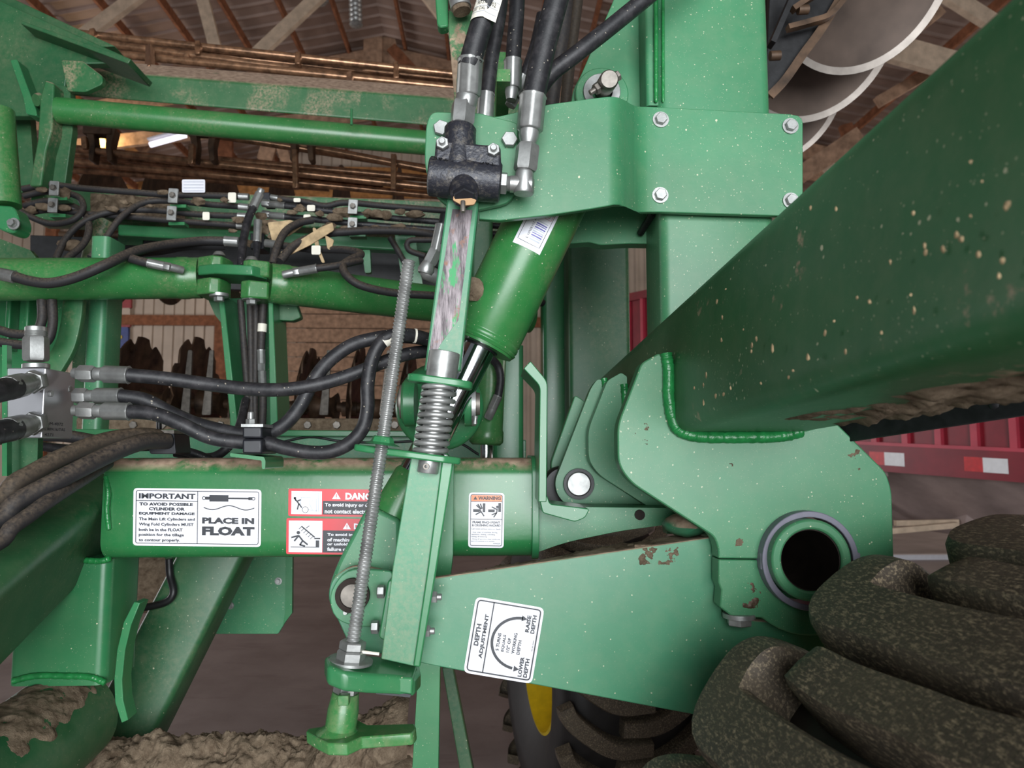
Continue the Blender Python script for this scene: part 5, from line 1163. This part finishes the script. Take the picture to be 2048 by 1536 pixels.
# ================================================================ disc blades
def disc_blade(gang, c, R, ax, dish, mat='disc', notch=0, thick=.006, edge=True):
    """dished disc: c centre, ax the axis the hollow side looks along"""
    ax = Vector(ax).normalized(); tt, u, w = frames([c, c + ax])[0]; n = 72
    def rim(an, rr):
        k = 1
        if notch:
            ph = (an * notch / (2 * math.pi)) % 1; k = 1 - (.13 * max(0, math.cos((ph - .5) * math.pi * 2.6)) if abs(ph - .5) < .2 else 0) * (rr > .8)
        return rr * k
    rings = [.05, .2, .4, .6, .75, .86, .93] + ([] if edge else [1.0]); V = []; Fc = []
    for side in (0, 1):
        for rr in rings:
            for k in range(n):
                an = 2 * math.pi * k / n; r_ = rim(an, rr); V.append(c + (u * math.cos(an) + w * math.sin(an)) * (R * r_) + ax * (dish * (rr ** 2) - thick * side))
    m = len(rings)
    for side in (0, 1):
        for i in range(m - 1):
            for k in range(n):
                a = (side * m + i) * n + k; b = (side * m + i) * n + (k + 1) % n; Fc.append((a, b, b + n, a + n))
    for k in range(n):
        a = (m - 1) * n + k; b = (m - 1) * n + (k + 1) % n; Fc.append((a, b, b + m * n, a + m * n))
    t = mk('disc_blade', (V, Fc), mat, gang, smooth=50)
    if edge:
        V = []; Fc = []
        for rr, off in ((.925, .0006), (1.0, 0), (1.0, -.002), (.925, -thick - .0006)):
            for k in range(n):
                an = 2 * math.pi * k / n; V.append(c + (u * math.cos(an) + w * math.sin(an)) * (R * rim(an, rr)) + ax * (dish * rr ** 2 + off))
        for i in range(4):
            for k in range(n): Fc.append((i * n + k, i * n + (k + 1) % n, ((i + 1) % 4) * n + (k + 1) % n, ((i + 1) % 4) * n + k))
        mk('sharpened_edge', (V, Fc), 'discedge', t, smooth=50)
    mk('hub', lathe(c - ax * .03, c + ax * (.03), [(0, R * .12), (1, R * .12)], 20), 'rusty', t)
    return t
axd = (.12, -.80, -.60)
g1 = thing('disc_gang', 'three polished hollow disc blades with bright ground edges beside the mast', 'disc gang', P(1620, 60, 2.1))
c1, c2_, c3_ = P(1712, -60, 1.9), P(1618, 62, 2.15), P(1545, 185, 2.4)
disc_blade(g1, c1, px(205, 1.9), axd, .05); disc_blade(g1, c2_, px(182, 2.15), axd, .05); disc_blade(g1, c3_, px(145, 2.4), axd, .045)
mk('shaft', sweep([c1 + (c1 - c2_) * .2, c2_, c3_ + (c3_ - c2_) * .3], cprof(.018, 12)), 'rusty', g1)
sc2 = thing('disc_scraper', 'black steel arm with scraper blade beside the polished disc blades', 'scraper', P(1600, 100, 1.7))
mk('arm', ext(roundpoly([(1540, -30), (1700, -30), (1640, 70), (1600, 110), (1545, 190), (1530, 190)], 6), 1.62, .02), 'blacksteel', sc2, bevel=.002)
mk('edge', sweep(cr([P(1690, -20, 1.6), P(1645, 55, 1.6), P(1605, 110, 1.6), P(1570, 160, 1.6), P(1540, 192, 1.6)], 5), rprof(.02, .006)), 'rusty', sc2)
mk('curved_lip', sweep(cr([P(1700, -16, 1.58), P(1660, 30, 1.58), P(1620, 45, 1.58), P(1575, 57, 1.58)], 5), rprof(.012, .02)), 'rusty', sc2)
mk('strap', beam((1590, -20, 1.56), (1542, 90, 1.56), .03, .012, up=(0, -1, 0)), 'blacksteel', sc2, smooth=None)
mk('link_bar', beam((1585, 20, 1.55), (1660, -30, 1.55), .02, .012, up=(0, -1, 0)), 'rusty', sc2, smooth=None)
for x, y in ((1604, 20), (1548, 112)): mk('bolt_end', lathe(P(x - 8, y, 1.55), P(x + 12, y - 1, 1.55), [(0, px(10, 1.55)), (1, px(10, 1.55))], 12), 'rusty', sc2)
g2 = thing('disc_gang', 'row of plain rusty discs whose tips stand above the hose bundle', 'disc gang', P(500, 470, 3.9))
mk('hanger', vbox(P(380, 500, 3.0).x, 2.42, P(500, 520, 2.6).z, P(420, 500, 3.0).x, 3.95, P(500, 495, 2.6).z), 'shaded', g2, smooth=None)
mk('shaft', sweep([P(120, 470, 3.9), P(930, 470, 4.1)], cprof(.02, 12)), 'rusty', g2)
for i, x in enumerate((178, 297, 412, 530, 648, 762, 862)): disc_blade(g2, P(x + 22, 470, 3.9 + .2 * (x - 100) / 800), px(142, 3.9), (1, .05, 0), .05, 'rusty', edge=False)
ga = thing('disc_gang', 'row of notched rusty discs with spools seen through the gap above the cross tube', 'disc gang', P(500, 800, 2.95))
for i, (x, y) in enumerate(((258, 800), (370, 800), (478, 812), (600, 815), (700, 818), (800, 820))): disc_blade(ga, P(x, y, 2.95), px(125 if i != 3 else 118, 2.95), (1, .0, .0), .05, 'rusty', 10, edge=False)
mk('hanger', vbox(P(320, 850, 2.5).x, 2.08, P(500, 872, 2.05).z, P(350, 850, 2.5).x, 2.97, P(500, 845, 2.05).z), 'shaded', ga, smooth=None)
mk('shaft', sweep([P(180, 800, 2.95), P(860, 820, 2.95)], cprof(.02, 12)), 'rusty', ga, smooth=60)
for x in (312, 425, 540, 650, 750): mk('spool', lathe(P(x - 25, 800 + (x - 180) * .03, 2.95), P(x + 25, 801 + (x - 180) * .03, 2.95), [(0, .06), (.25, .04), (.75, .04), (1, .06)], 16), 'rusty', ga)
for i, x in enumerate((362, 405, 640, 760)):
    single('scraper_tine', ext(roundpoly([(x + 14, 700), (x + 22, 700), (x + 16, 830), (x - 2, 830)], 3), 2.7, .012), 'dullsteel', 'grey flat scraper blade standing between the notched discs', 'scraper', 'scraper blades between the notched discs', bevel=.001)
# ================================================================ rear low beams
rb = thing('rear_beam', 'low dirty grey-brown beam with bolt heads behind the cross tube', 'beam', P(500, 870, 1.95))
qbeam('beam', rb, (150, 833), (900, 838), (900, 876), (150, 872), 2.0, 2.0, .1, 'mud', .01)
for k in range(11): bolt(rb, 210 + k * 58, 850, 2.0, 8, 0, .008, 'bolt_head', 'dullsteel')
rp = thing('rear_plate', 'wide pale green plate low behind the clamp and hoses', 'plate', P(560, 935, 1.7))
mk('plate', ext(roundpoly([(150, 868), (860, 872), (1052, 880), (1052, 950), (150, 950)], 3), 1.75, .02), 'worn', rp, bevel=.002)
mk('top_lip', ext([(150, 858), (860, 862), (860, 874), (150, 870)], 1.73, .06), 'clean', rp, bevel=.002)
hose('thin black wire drooping across the pale rear plate', [(560, 885, 1.748), (620, 874, 1.748), (680, 882, 1.748), (760, 885, 1.748), (900, 882, 1.748), (960, 910, 1.748)], 2.5, [], 'blacksteel', cat='wire', name='wire')
# green posts behind the cylinder and hinge
for x0, x1, y0, y1, d, t, mm, lb in ((1138, 1262, 250, 985, 1.75, .12, 'shaded', 'broad dark green post with dusty speckles behind the lift cylinder'),
                                  (1086, 1138, 250, 985, 1.95, .1, 'clean', 'narrow teal green post left of the broad dark one'),
                                  (985, 1047, 690, 985, 1.7, .1, 'clean', 'teal green post right of the small rear cylinder'),
                                  (940, 985, 262, 985, 1.9, .1, 'shaded', 'dark green post showing beside the lift cylinder barrel')):
    single('frame_upright', boxtube(P(x0, 700, d).x, P(x1, 700, d).x, d, d + t, P(1000, y1, d).z, P(1000, y0, d).z, .012), mm, lb, 'post', 'green uprights behind the lift cylinder', smooth=50)
rc = thing('rear_cylinder', 'small olive green hydraulic cylinder upright behind the coil spring', 'hydraulic cylinder', P(972, 930, 1.5))
mk('barrel', lathe(P(982, 690, 1.5), P(972, 890, 1.5), [(0, px(32, 1.5)), (.85, px(32, 1.5)), (.87, px(34, 1.5)), (.97, px(34, 1.5)), (1, px(28, 1.5))], 28), 'gloss', rc, smooth=50)
mk('rod', lathe(P(972, 888, 1.5), P(972, 975, 1.5), [(0, px(14, 1.5)), (1, px(14, 1.5))], 20), 'chrome', rc)
hose('short hose with tag and elbow on the small rear cylinder', [(985, 718, 1.46), (997, 735, 1.45), (1001, 760, 1.45), (996, 795, 1.45)], 8, [('ferrule', (984, 818, 1.45), (996, 792, 1.45), 9), ('collar', (976, 836, 1.46), (986, 815, 1.45), 9)], 'rubber')
# ================================================================ twin fold cylinders with clevises
def foldcyl(label, pts, r, lab2, side):
    t = thing('fold_cylinder', label, 'hydraulic cylinder', P(*pts[0])); A, B = P(*pts[0]), P(*pts[1]); R = px(r, pts[0][2])
    mk('barrel', lathe(A, B, [(0, R), (.03, R), (.035, R * 1.03), (.06, R * 1.03), (.065, R), (1, R)], 36), 'gloss', t, smooth=50); return t
fl_ = foldcyl('green fold cylinder lying left of the clevis pair, white strip under it', [(402, 556, 1.85), (-380, 562, 1.73)], 41, '', -1)
mk('label_strip', ext(roundpoly([(186, 585), (262, 584), (272, 590), (190, 592)], 2), 1.83, .003), 'white', fl_)
fr_ = foldcyl('green fold cylinder running right from the clevis pair behind the screw', [(540, 566, 1.85), (1060, 632, 2.14)], 40, '', 1)
cv = thing('clevis_link', 'green double clevis with link plate and capped pins joining two fold cylinders', 'clevis', P(470, 600, 1.85))
for x0, x1, y0, y1 in ((403, 461, 512, 545), (403, 458, 556, 588), (490, 545, 520, 552), (487, 545, 561, 596)):
    cxx = x1 - 25 if x0 < 450 else x0 + 27
    a, b = (x0, x1) if x0 < 450 else (x0, x1)
    pr = roundpoly([(x0, 1.80), (x1, 1.80), (x1, 1.88), (x0, 1.88)], .02) ; X0_, X1_ = P(x0, 550, 1.84).x, P(x1, 550, 1.84).x
    lp_ = [(X0_, 1.81), (X1_ - .03, 1.79), (X1_ - .008, 1.80), (X1_, 1.83), (X1_, 1.86), (X1_ - .03, 1.89), (X0_, 1.88)] if x0 < 450 else [(X1_, 1.81), (X0_ + .03, 1.79), (X0_ + .008, 1.80), (X0_, 1.83), (X0_, 1.86), (X0_ + .03, 1.89), (X1_, 1.88)]
    f = [Vector((x, y, P(470, y0, 1.8).z)) for x, y in lp_]; mk('lug', ext3(f, [v + Vector((0, 0, P(470, y1, 1.8).z - P(470, y0, 1.8).z)) for v in f]), 'gloss', cv, bevel=.004)
lp_ = [(P(408, 550, 1.84).x, 1.8), (P(450, 550, 1.84).x, 1.775), (P(520, 550, 1.84).x, 1.78), (P(540, 550, 1.84).x, 1.82), (P(520, 550, 1.84).x, 1.89), (P(420, 550, 1.84).x, 1.89)]
f = [Vector((x, y, P(470, 534, 1.8).z - (x + .6) * .03)) for x, y in lp_]; mk('link_plate', ext3(f, [v + Vector((0, 0, -px(20, 1.8))) for v in f]), 'clean', cv, bevel=.003)
for x, ys in ((438, (504, 594)), (503, (514, 600))):
    mk('pin_cap', [lathe(P(x, ys[0] + 8, 1.83), P(x, ys[0], 1.83), [(0, px(13, 1.83)), (.5, px(11, 1.83)), (1, px(8, 1.83))], 16)], 'zinc', cv)
    mk('pin_washer', lathe(P(x, ys[1] - 6, 1.82), P(x, ys[1], 1.82), [(0, px(19, 1.82)), (1, px(18, 1.82))], 20), 'galv', cv); mk('pin_bolt', hexn(P(x, ys[1], 1.815), P(x, ys[1] + 9, 1.815), px(10, 1.8)), 'zinc', cv, smooth=30)
pl2 = thing('centre_pillar', 'green pillar of upright plates carrying hoses below the clevis pair', 'pillar', P(500, 860, 1.9))
mk('back_plate', ext([(455, 596), (550, 596), (545, 870), (460, 870)], 1.98, .02), 'plate', pl2, bevel=.002)
mk('left_flange', ext([(436, 590), (447, 590), (476, 860), (462, 860)], 1.86, .12), 'clean', pl2, bevel=.002); mk('right_flange', ext([(536, 590), (545, 590), (556, 860), (540, 860)], 1.86, .12), 'clean', pl2, bevel=.002)
mk('side_plate', ext(roundpoly([(540, 585), (590, 600), (602, 635), (585, 642), (548, 640)], 5), 1.92, .03), 'shaded', pl2, bevel=.002); mk('left_gusset', ext(roundpoly([(410, 585), (450, 585), (446, 650), (430, 630)], 3), 1.92, .02), 'shaded', pl2)
lpil = thing('left_pillar', 'pair of green upright plates with curved edge strip at the left', 'pillar', P(170, 870, 1.9))
mk('box', boxtube(P(168, 700, 1.95).x, P(206, 700, 1.95).x, 1.95, 2.05, P(0, 880, 1.95).z, P(0, 470, 1.95).z, .014), 'plate', lpil, smooth=50)
mk('shadow_plate', ext([(150, 560), (226, 560), (214, 870), (140, 870)], 2.06, .02), 'shaded', lpil)  # darkened plate stands in for the shade behind the box post
cur = cr([P(150, 600, 1.88), P(146, 640, 1.88), P(134, 690, 1.88), P(112, 730, 1.88), P(92, 760, 1.88)], 6)
mk('curved_strip', sweep(cur, rprof(.02, .05, .002), up=(0, -1, 0)), 'dusty', lpil, smooth=50)
mk('back_sheet', ext([(-20, 590), (140, 590), (130, 700), (100, 760), (-20, 760)], 2.0, .02), 'clean', lpil)
mk('left_web', ext([(-20, 470), (60, 500), (110, 560), (40, 600), (-20, 600)], 2.05, .02), 'shaded', lpil)
mk('web_rib', boxtube(P(14, 650, 1.97).x, P(24, 650, 1.97).x, 1.96, 2.0, P(0, 700, 1.96).z, P(0, 596, 1.96).z, .004), 'clean', lpil); mk('web_rib', boxtube(P(52, 650, 1.97).x, P(60, 650, 1.97).x, 1.96, 2.0, P(0, 700, 1.96).z, P(0, 596, 1.96).z, .004), 'clean', lpil)
hose('pair partner hose curving down at the left pillar', [(84, 600, 1.8), (84, 640, 1.8), (70, 664, 1.8), (30, 668, 1.8), (-20, 655, 1.8)], 9, [], 'hosedust'); hose('outer black hose curving down beside the curved strip', [(104, 600, 1.8), (105, 650, 1.8), (92, 684, 1.8), (50, 690, 1.8), (-20, 682, 1.8)], 9, [], 'hosedust')
# ================================================================ hose bundle on the muddy shelf
shf = thing('hose_shelf', 'muddy green channel beam under the hose bundle', 'beam', P(470, 510, 2.25))
qbeam('channel', shf, (60, 372), (1180, 412), (1180, 470), (60, 440), 2.35, 2.48, .1, 'dusty', .006)
qbeam('lower_lip', shf, (235, 448), (1180, 493), (1180, 522), (235, 470), 2.2, 2.31, .05, 'clean', .006)
qbeam('shadow_panel', shf, (60, 470), (900, 498), (900, 600), (60, 560), 2.4, 2.5, .03, 'blacksteel', .002)  # black sheet added in place of the shade under the shelf
mk('slanted_leg', sweep(cr([P(215, 440, 2.2), P(195, 480, 2.2), P(180, 540, 2.15)], 4), cprof(.03, 12)), 'dusty', shf); mk('upright_leg', ext([(790, 470), (830, 470), (850, 600), (810, 600)], 2.15, .03), 'clean', shf)
mk('hook', ext(roundpoly([(724, 500), (740, 500), (742, 545), (730, 546)], 3), 2.1, .02), 'clean', shf)
def mudshelf(u, v): return P(180 + 190 * u, 430 - 46 * v + 12 * u, 2.2 + .13 * v), Vector((0, -.6, .8))
mudsheet('caked_mud', shf, mudshelf, 70, 26, .03, 17, base=.006)
def ferr(x0, y0, x1, y1, d, r): return [('ferrule', (x0, y0, d), (x1, y1, d), r)]
B = 'hoses of the rear bundle'
dd = 2.12
hose('topmost bundle hose running level from the left clamp to the manifold', [(45, 378, dd), (100, 370, dd), (170, 377, dd), (260, 384, dd), (345, 390, dd), (420, 391, dd), (478, 393, dd)], 6.5, ferr(498, 394, 478, 393, dd, 7), 'hosedust', B)
hose('bundle hose that curls into a round loop at the left clamp', [(-30, 370, 2.0), (10, 400, 2.02), (50, 428, 2.04), (100, 447, 2.05), (145, 440, 2.05), (166, 418, 2.06), (158, 395, 2.07), (125, 385, 2.08), (85, 384, 2.1), (48, 392, 2.1)], 6.5, [], 'hosedust', B)
hose('bundle hose that dives from the second clamp row down behind the cylinder', [(48, 412, dd), (95, 402, dd), (140, 410, dd), (170, 430, 2.08), (178, 460, 2.06), (165, 490, 2.04), (130, 520, 2.0)], 6.5, [], 'hosedust', B)
hose('bundle hose that rises from the cylinder to the left manifold port', [(180, 515, 2.0), (210, 478, 2.03), (245, 432, 2.06), (290, 405, 2.1), (345, 402, dd), (420, 409, dd), (478, 413, dd)], 6.5, ferr(498, 415, 478, 413, dd, 7), 'hosedust', B)
hose('bundle hose under it that bends over the mud to the lower port', [(112, 518, 2.02), (130, 480, 2.04), (165, 445, 2.06), (220, 424, 2.08), (300, 420, 2.1), (400, 429, 2.1), (476, 432, 2.1)], 6.5, ferr(496, 433, 476, 432, 2.1, 7), 'hosedust', B)
hose('lowest long bundle hose passing both left clamps', [(50, 428, 2.08), (100, 420, 2.08), (180, 428, 2.09), (250, 433, 2.1), (340, 441, 2.1), (420, 447, 2.1), (474, 451, 2.1)], 6, ferr(494, 453, 474, 451, 2.1, 6.5), 'hosedust', B)
hose('stout hose arching over the left fold cylinder to its end fitting', [(450, 482, 1.95), (400, 482, 1.93), (330, 490, 1.86), (270, 503, 1.78), (210, 530, 1.71), (150, 555, 1.695), (100, 566, 1.69), (60, 562, 1.69), (28, 553, 1.69)], 9, ferr(478, 484, 450, 482, 1.95, 10) + ferr(-14, 545, 30, 554, 1.69, 12), 'hosedust')
hose('stout hose looping back to the elbow fitting on the left fold cylinder', [(450, 492, 1.98), (380, 492, 1.95), (320, 502, 1.9), (270, 506, 1.8), (256, 513, 1.77), (275, 521, 1.76), (300, 527, 1.76)], 8, ferr(330, 533, 297, 526, 1.76, 9) + [('hex', (328, 532, 1.76), (342, 535, 1.76), 9), ('collar', (340, 534, 1.76), (366, 541, 1.78), 8)], 'hosedust')
hose('slanted hose with zinc fitting in front of the manifold', [(508, 412, 2.0), (496, 440, 1.98), (487, 480, 1.95), (482, 520, 1.92), (480, 560, 1.9)], 8, ferr(520, 386, 506, 416, 2.0, 9) + [('collar', (523, 378, 2.0), (519, 388, 2.0), 7)], 'rubber')
hose('short upright hose with zinc ferrule at the manifold middle', [(514, 480, 2.0), (513, 500, 1.99), (511, 530, 1.97)], 7, ferr(516, 440, 514, 484, 2.0, 8), 'rubber')
mf = thing('manifold', 'dark manifold block with zinc ports in the middle of the hose bundle', 'manifold', P(530, 490, 2.1))
mk('block', ext(rect(500, 466, 528, 498), 2.05, .06), 'plastic', mf, bevel=.003)
mk('upper_block', ext(rect(522, 384, 540, 406), 2.12, .06), 'plastic', mf, bevel=.003)
fitting_line(mf, [('ferrule', (536, 408, 2.1), (570, 411, 2.1), 7), ('hex', (524, 406, 2.1), (540, 408, 2.1), 8), ('ferrule', (536, 430, 2.1), (570, 433, 2.1), 7), ('hex', (524, 428, 2.1), (540, 430, 2.1), 8), ('ferrule', (530, 486, 2.03), (556, 489, 2.03), 8), ('collar', (540, 394, 2.13), (556, 397, 2.13), 6)])
hose('upper right bundle hose from the manifold past the right clamp', [(568, 411, 2.1), (640, 420, 2.1), (705, 428, 2.11), (790, 437, 2.12), (900, 445, 2.13)], 6.5, [], 'rubber', B)
hose('lower right bundle hose from the manifold past the right clamp', [(568, 433, 2.1), (640, 440, 2.1), (705, 447, 2.1), (790, 454, 2.11), (900, 462, 2.12)], 6.5, [], 'rubber', B)
hose('topmost right bundle hose humping over the right clamp', [(556, 397, 2.14), (610, 404, 2.14), (650, 412, 2.14), (680, 406, 2.14), (710, 406, 2.14), (770, 412, 2.14), (900, 422, 2.15)], 6.5, [], 'hosedust', B)
hose('dark hose rising from the clevis into the husk heap', [(545, 528, 1.95), (556, 490, 1.97), (572, 462, 2.0), (598, 446, 2.03), (625, 440, 2.05)], 8, [], 'hosedust')
hose('dark hose arching from the right fold cylinder under the right clamp', [(560, 522, 1.9), (590, 490, 1.93), (640, 470, 1.96), (700, 463, 1.98), (770, 461, 2.0), (840, 465, 2.02), (900, 478, 2.05)], 8.5, [], 'hosedust')
hose('hose that doubles back and runs along the right fold cylinder', [(556, 490, 2.0), (620, 498, 1.97), (690, 500, 1.92), (722, 508, 1.88), (700, 520, 1.84), (686, 532, 1.81), (694, 552, 1.79), (725, 572, 1.79), (790, 586, 1.82), (880, 592, 1.86)], 7.5, [], 'hosedust')
hose('short hose from the elbow on the right fold cylinder', [(632, 537, 1.79), (665, 533, 1.8), (695, 527, 1.82), (722, 521, 1.86)], 7.5, ferr(598, 543, 634, 537, 1.79, 9) + [('hex', (586, 545, 1.79), (600, 543, 1.79), 9), ('collar', (566, 550, 1.79), (588, 545, 1.79), 8)], 'hosedust')
for a, lb in (([(780, 475, 2.1), (795, 500, 2.1), (812, 530, 2.1)], 'short stray hose dropping right of the hook'), ([(905, 480, 2.0), (850, 480, 2.0), (818, 482, 2.0), (818, 500, 2.0), (850, 512, 2.0)], 'small curled hose behind the gauge bar')): hose(lb, a, 6, [], 'hosedust')
for x0, x1, lb in ((481, 492, 'left of four hoses hanging down the centre pillar'), (500, 500, 'second of four hoses hanging down the centre pillar'), (512, 507, 'third of four hoses hanging down the centre pillar')): hose(lb, [(x0, 600, 1.9), ((x0 + x1) / 2 + 2, 700, 1.9), (x1 + 3, 790, 1.9), (x1 + 4, 870, 1.9)], 6.5, [], 'hosedust', 'hoses hanging down the centre pillar')
ht = hose('hose with paper tag and zinc joint hanging down the centre pillar', [(527, 600, 1.88), (524, 660, 1.88), (522, 702, 1.88)], 7.5, [('ferrule', (523, 728, 1.88), (522, 700, 1.88), 8), ('hex', (523, 742, 1.88), (523, 726, 1.88), 8), ('ferrule', (524, 742, 1.88), (525, 768, 1.88), 8)], 'hosedust', 'hoses hanging down the centre pillar')
mk('paper_tag', sweep([P(525, 648, 1.88), P(524, 664, 1.88)], cprof(px(9, 1.88), 14)), 'paper', ht); mk('lower_hose', tube([(525, 766, 1.88), (526, 810, 1.88), (524, 860, 1.88)], px(7.5, 1.88)), 'hosedust', ht)
# galvanized hose clamps
for (x, y), lb in zip(((108, 376), (105, 410), (346, 391), (343, 426), (706, 413), (705, 449)), ('upper grey clamp plate at the hose loop', 'lower grey clamp plate at the hose loop', 'upper grey clamp plate left of the manifold', 'lower grey clamp plate left of the manifold', 'upper grey clamp plate right of the manifold', 'lower grey clamp plate right of the manifold')):
    t = thing('clamp_plate', lb, 'clamp', P(x, y + 14, 2.0), 'grey clamp plates on the hose bundle')
    mk('plate', ext(roundpoly([(x - 9, y - 15), (x + 10, y - 14), (x + 8, y + 15), (x - 11, y + 14)], 2), 2.03, .006), 'galv', t, bevel=.001); bolt(t, x, y, 2.03, 6, 0, .01, 'bolt', 'dullsteel')
    mk('foot', ext(rect(x - 6, y + 18, x + 26, y + 24), 2.06, .03), 'clean', t)
# paper tags, husks, clods
for x, y, w, h, d, lb in ((387, 372, 46, 26, 2.1, 'white lined paper label standing behind the top bundle hose'), (464, 395, 16, 20, 2.08, 'small paper tag on the hose left of the manifold'), (412, 432, 14, 16, 2.07, 'small paper tag on the lower hose left of the manifold'), (622, 416, 16, 12, 2.07, 'small paper tag on the hose right of the manifold'), (614, 437, 14, 16, 2.05, 'small paper tag just above the husk heap'), (632, 500, 18, 18, 1.92, 'small paper tag on the doubled-back hose'), (594, 400, 14, 8, 2.1, 'tiny paper tag on the topmost right hose')):
    t = thing('paper_label', lb, 'label', P(x, y + h / 2, d)); mk('sheet', ext(roundpoly(rect(x - w / 2, y - h / 2, x + w / 2, y + h / 2), 3), d, .002), 'paper' if w < 40 else 'white', t)
    if w > 40:
        for k in range(4): mk('line', ext(rect(x - w / 2 + 3, y - 9 + k * 6, x + w / 2 - 3, y - 8.2 + k * 6), d - .002, .001), 'greyink', t)
rnd = random.Random(3)
spots = [(250, 405), (225, 418), (300, 412), (325, 384), (395, 402), (448, 400), (478, 440), (465, 462), (488, 472), (522, 432), (540, 445), (530, 460), (548, 475), (585, 425), (600, 418), (640, 428), (668, 436), (690, 424), (735, 426), (755, 428), (772, 430), (800, 424), (832, 428), (660, 452), (690, 456), (730, 456), (752, 458), (800, 458), (830, 460), (560, 400), (85, 380), (128, 385), (88, 414), (130, 416), (62, 420), (140, 490), (500, 486)]
for i, (x, y) in enumerate(spots):
    r = rnd.uniform(5, 12) if i != 35 else 16
    single('mud_clod', blob(P(x, y, 2.06), px(r * rnd.uniform(1, 1.8), 2.06), px(r, 2.06), px(r * rnd.uniform(.6, .9), 2.06), i, .5), 'mud', 'dried mud clod lodged among the bundle hoses', 'mud clod', 'dried mud clods among the bundle hoses')
for i, (pts, lb) in enumerate((([(560, 505), (600, 480), (640, 455), (665, 445), (668, 460), (620, 490), (575, 512)], 'broad tan corn husk leaning over the dark hose'), ([(535, 445), (580, 440), (610, 448), (580, 470), (545, 485)], 'crumpled tan husk right of the manifold'), ([(625, 455), (632, 456), (640, 500), (650, 525), (644, 526), (630, 490)], 'thin dry leaf hanging from the husk heap'), ([(650, 470), (668, 480), (662, 500), (655, 498)], 'small dry leaf curled at the paper tag'))):
    d0 = 1.93 if i != 1 else 2.04
    V = []; q_ = roundpoly(pts, 3, 2); f = [P(x, y, d0 + .02 * noise.noise(Vector((x * .05, y * .05, i)))) for x, y in q_]
    single('corn_husk', ext3(f, [v + Vector((0, .004, 0)) for v in f]), 'leaf', lb, 'husk', 'dry husks on the hose bundle', smooth=30)
# ================================================================ far gauge tire with yellow rim
FT_R, FT_W = .52, .44
C2 = Vector((P(1172, 1300, 2.7).x, 2.7, FT_R))
t2, q2 = tire_build('far_tire', 'dirty chevron-lug tire with yellow rim under the rocker arm', C2, (.985, .17, 0), FT_R, FT_W, 24, .04, .24, 'yellow')
for k in range(24):
    ph = rad(15 * k)
    for s in (-1, 1):
        p0 = ph + (rad(7.5) if s > 0 else 0); h = FT_W / 2
        lug(t2, [(p0 + rad(16), s * h * 1.0, .8), (p0 + rad(11), s * h * .9, 1), (p0 + rad(3), s * h * .5, 1), (p0, s * h * .2, 1), (p0 - rad(0), -s * h * .22, .9)], .052, q2, FT_R, .036)
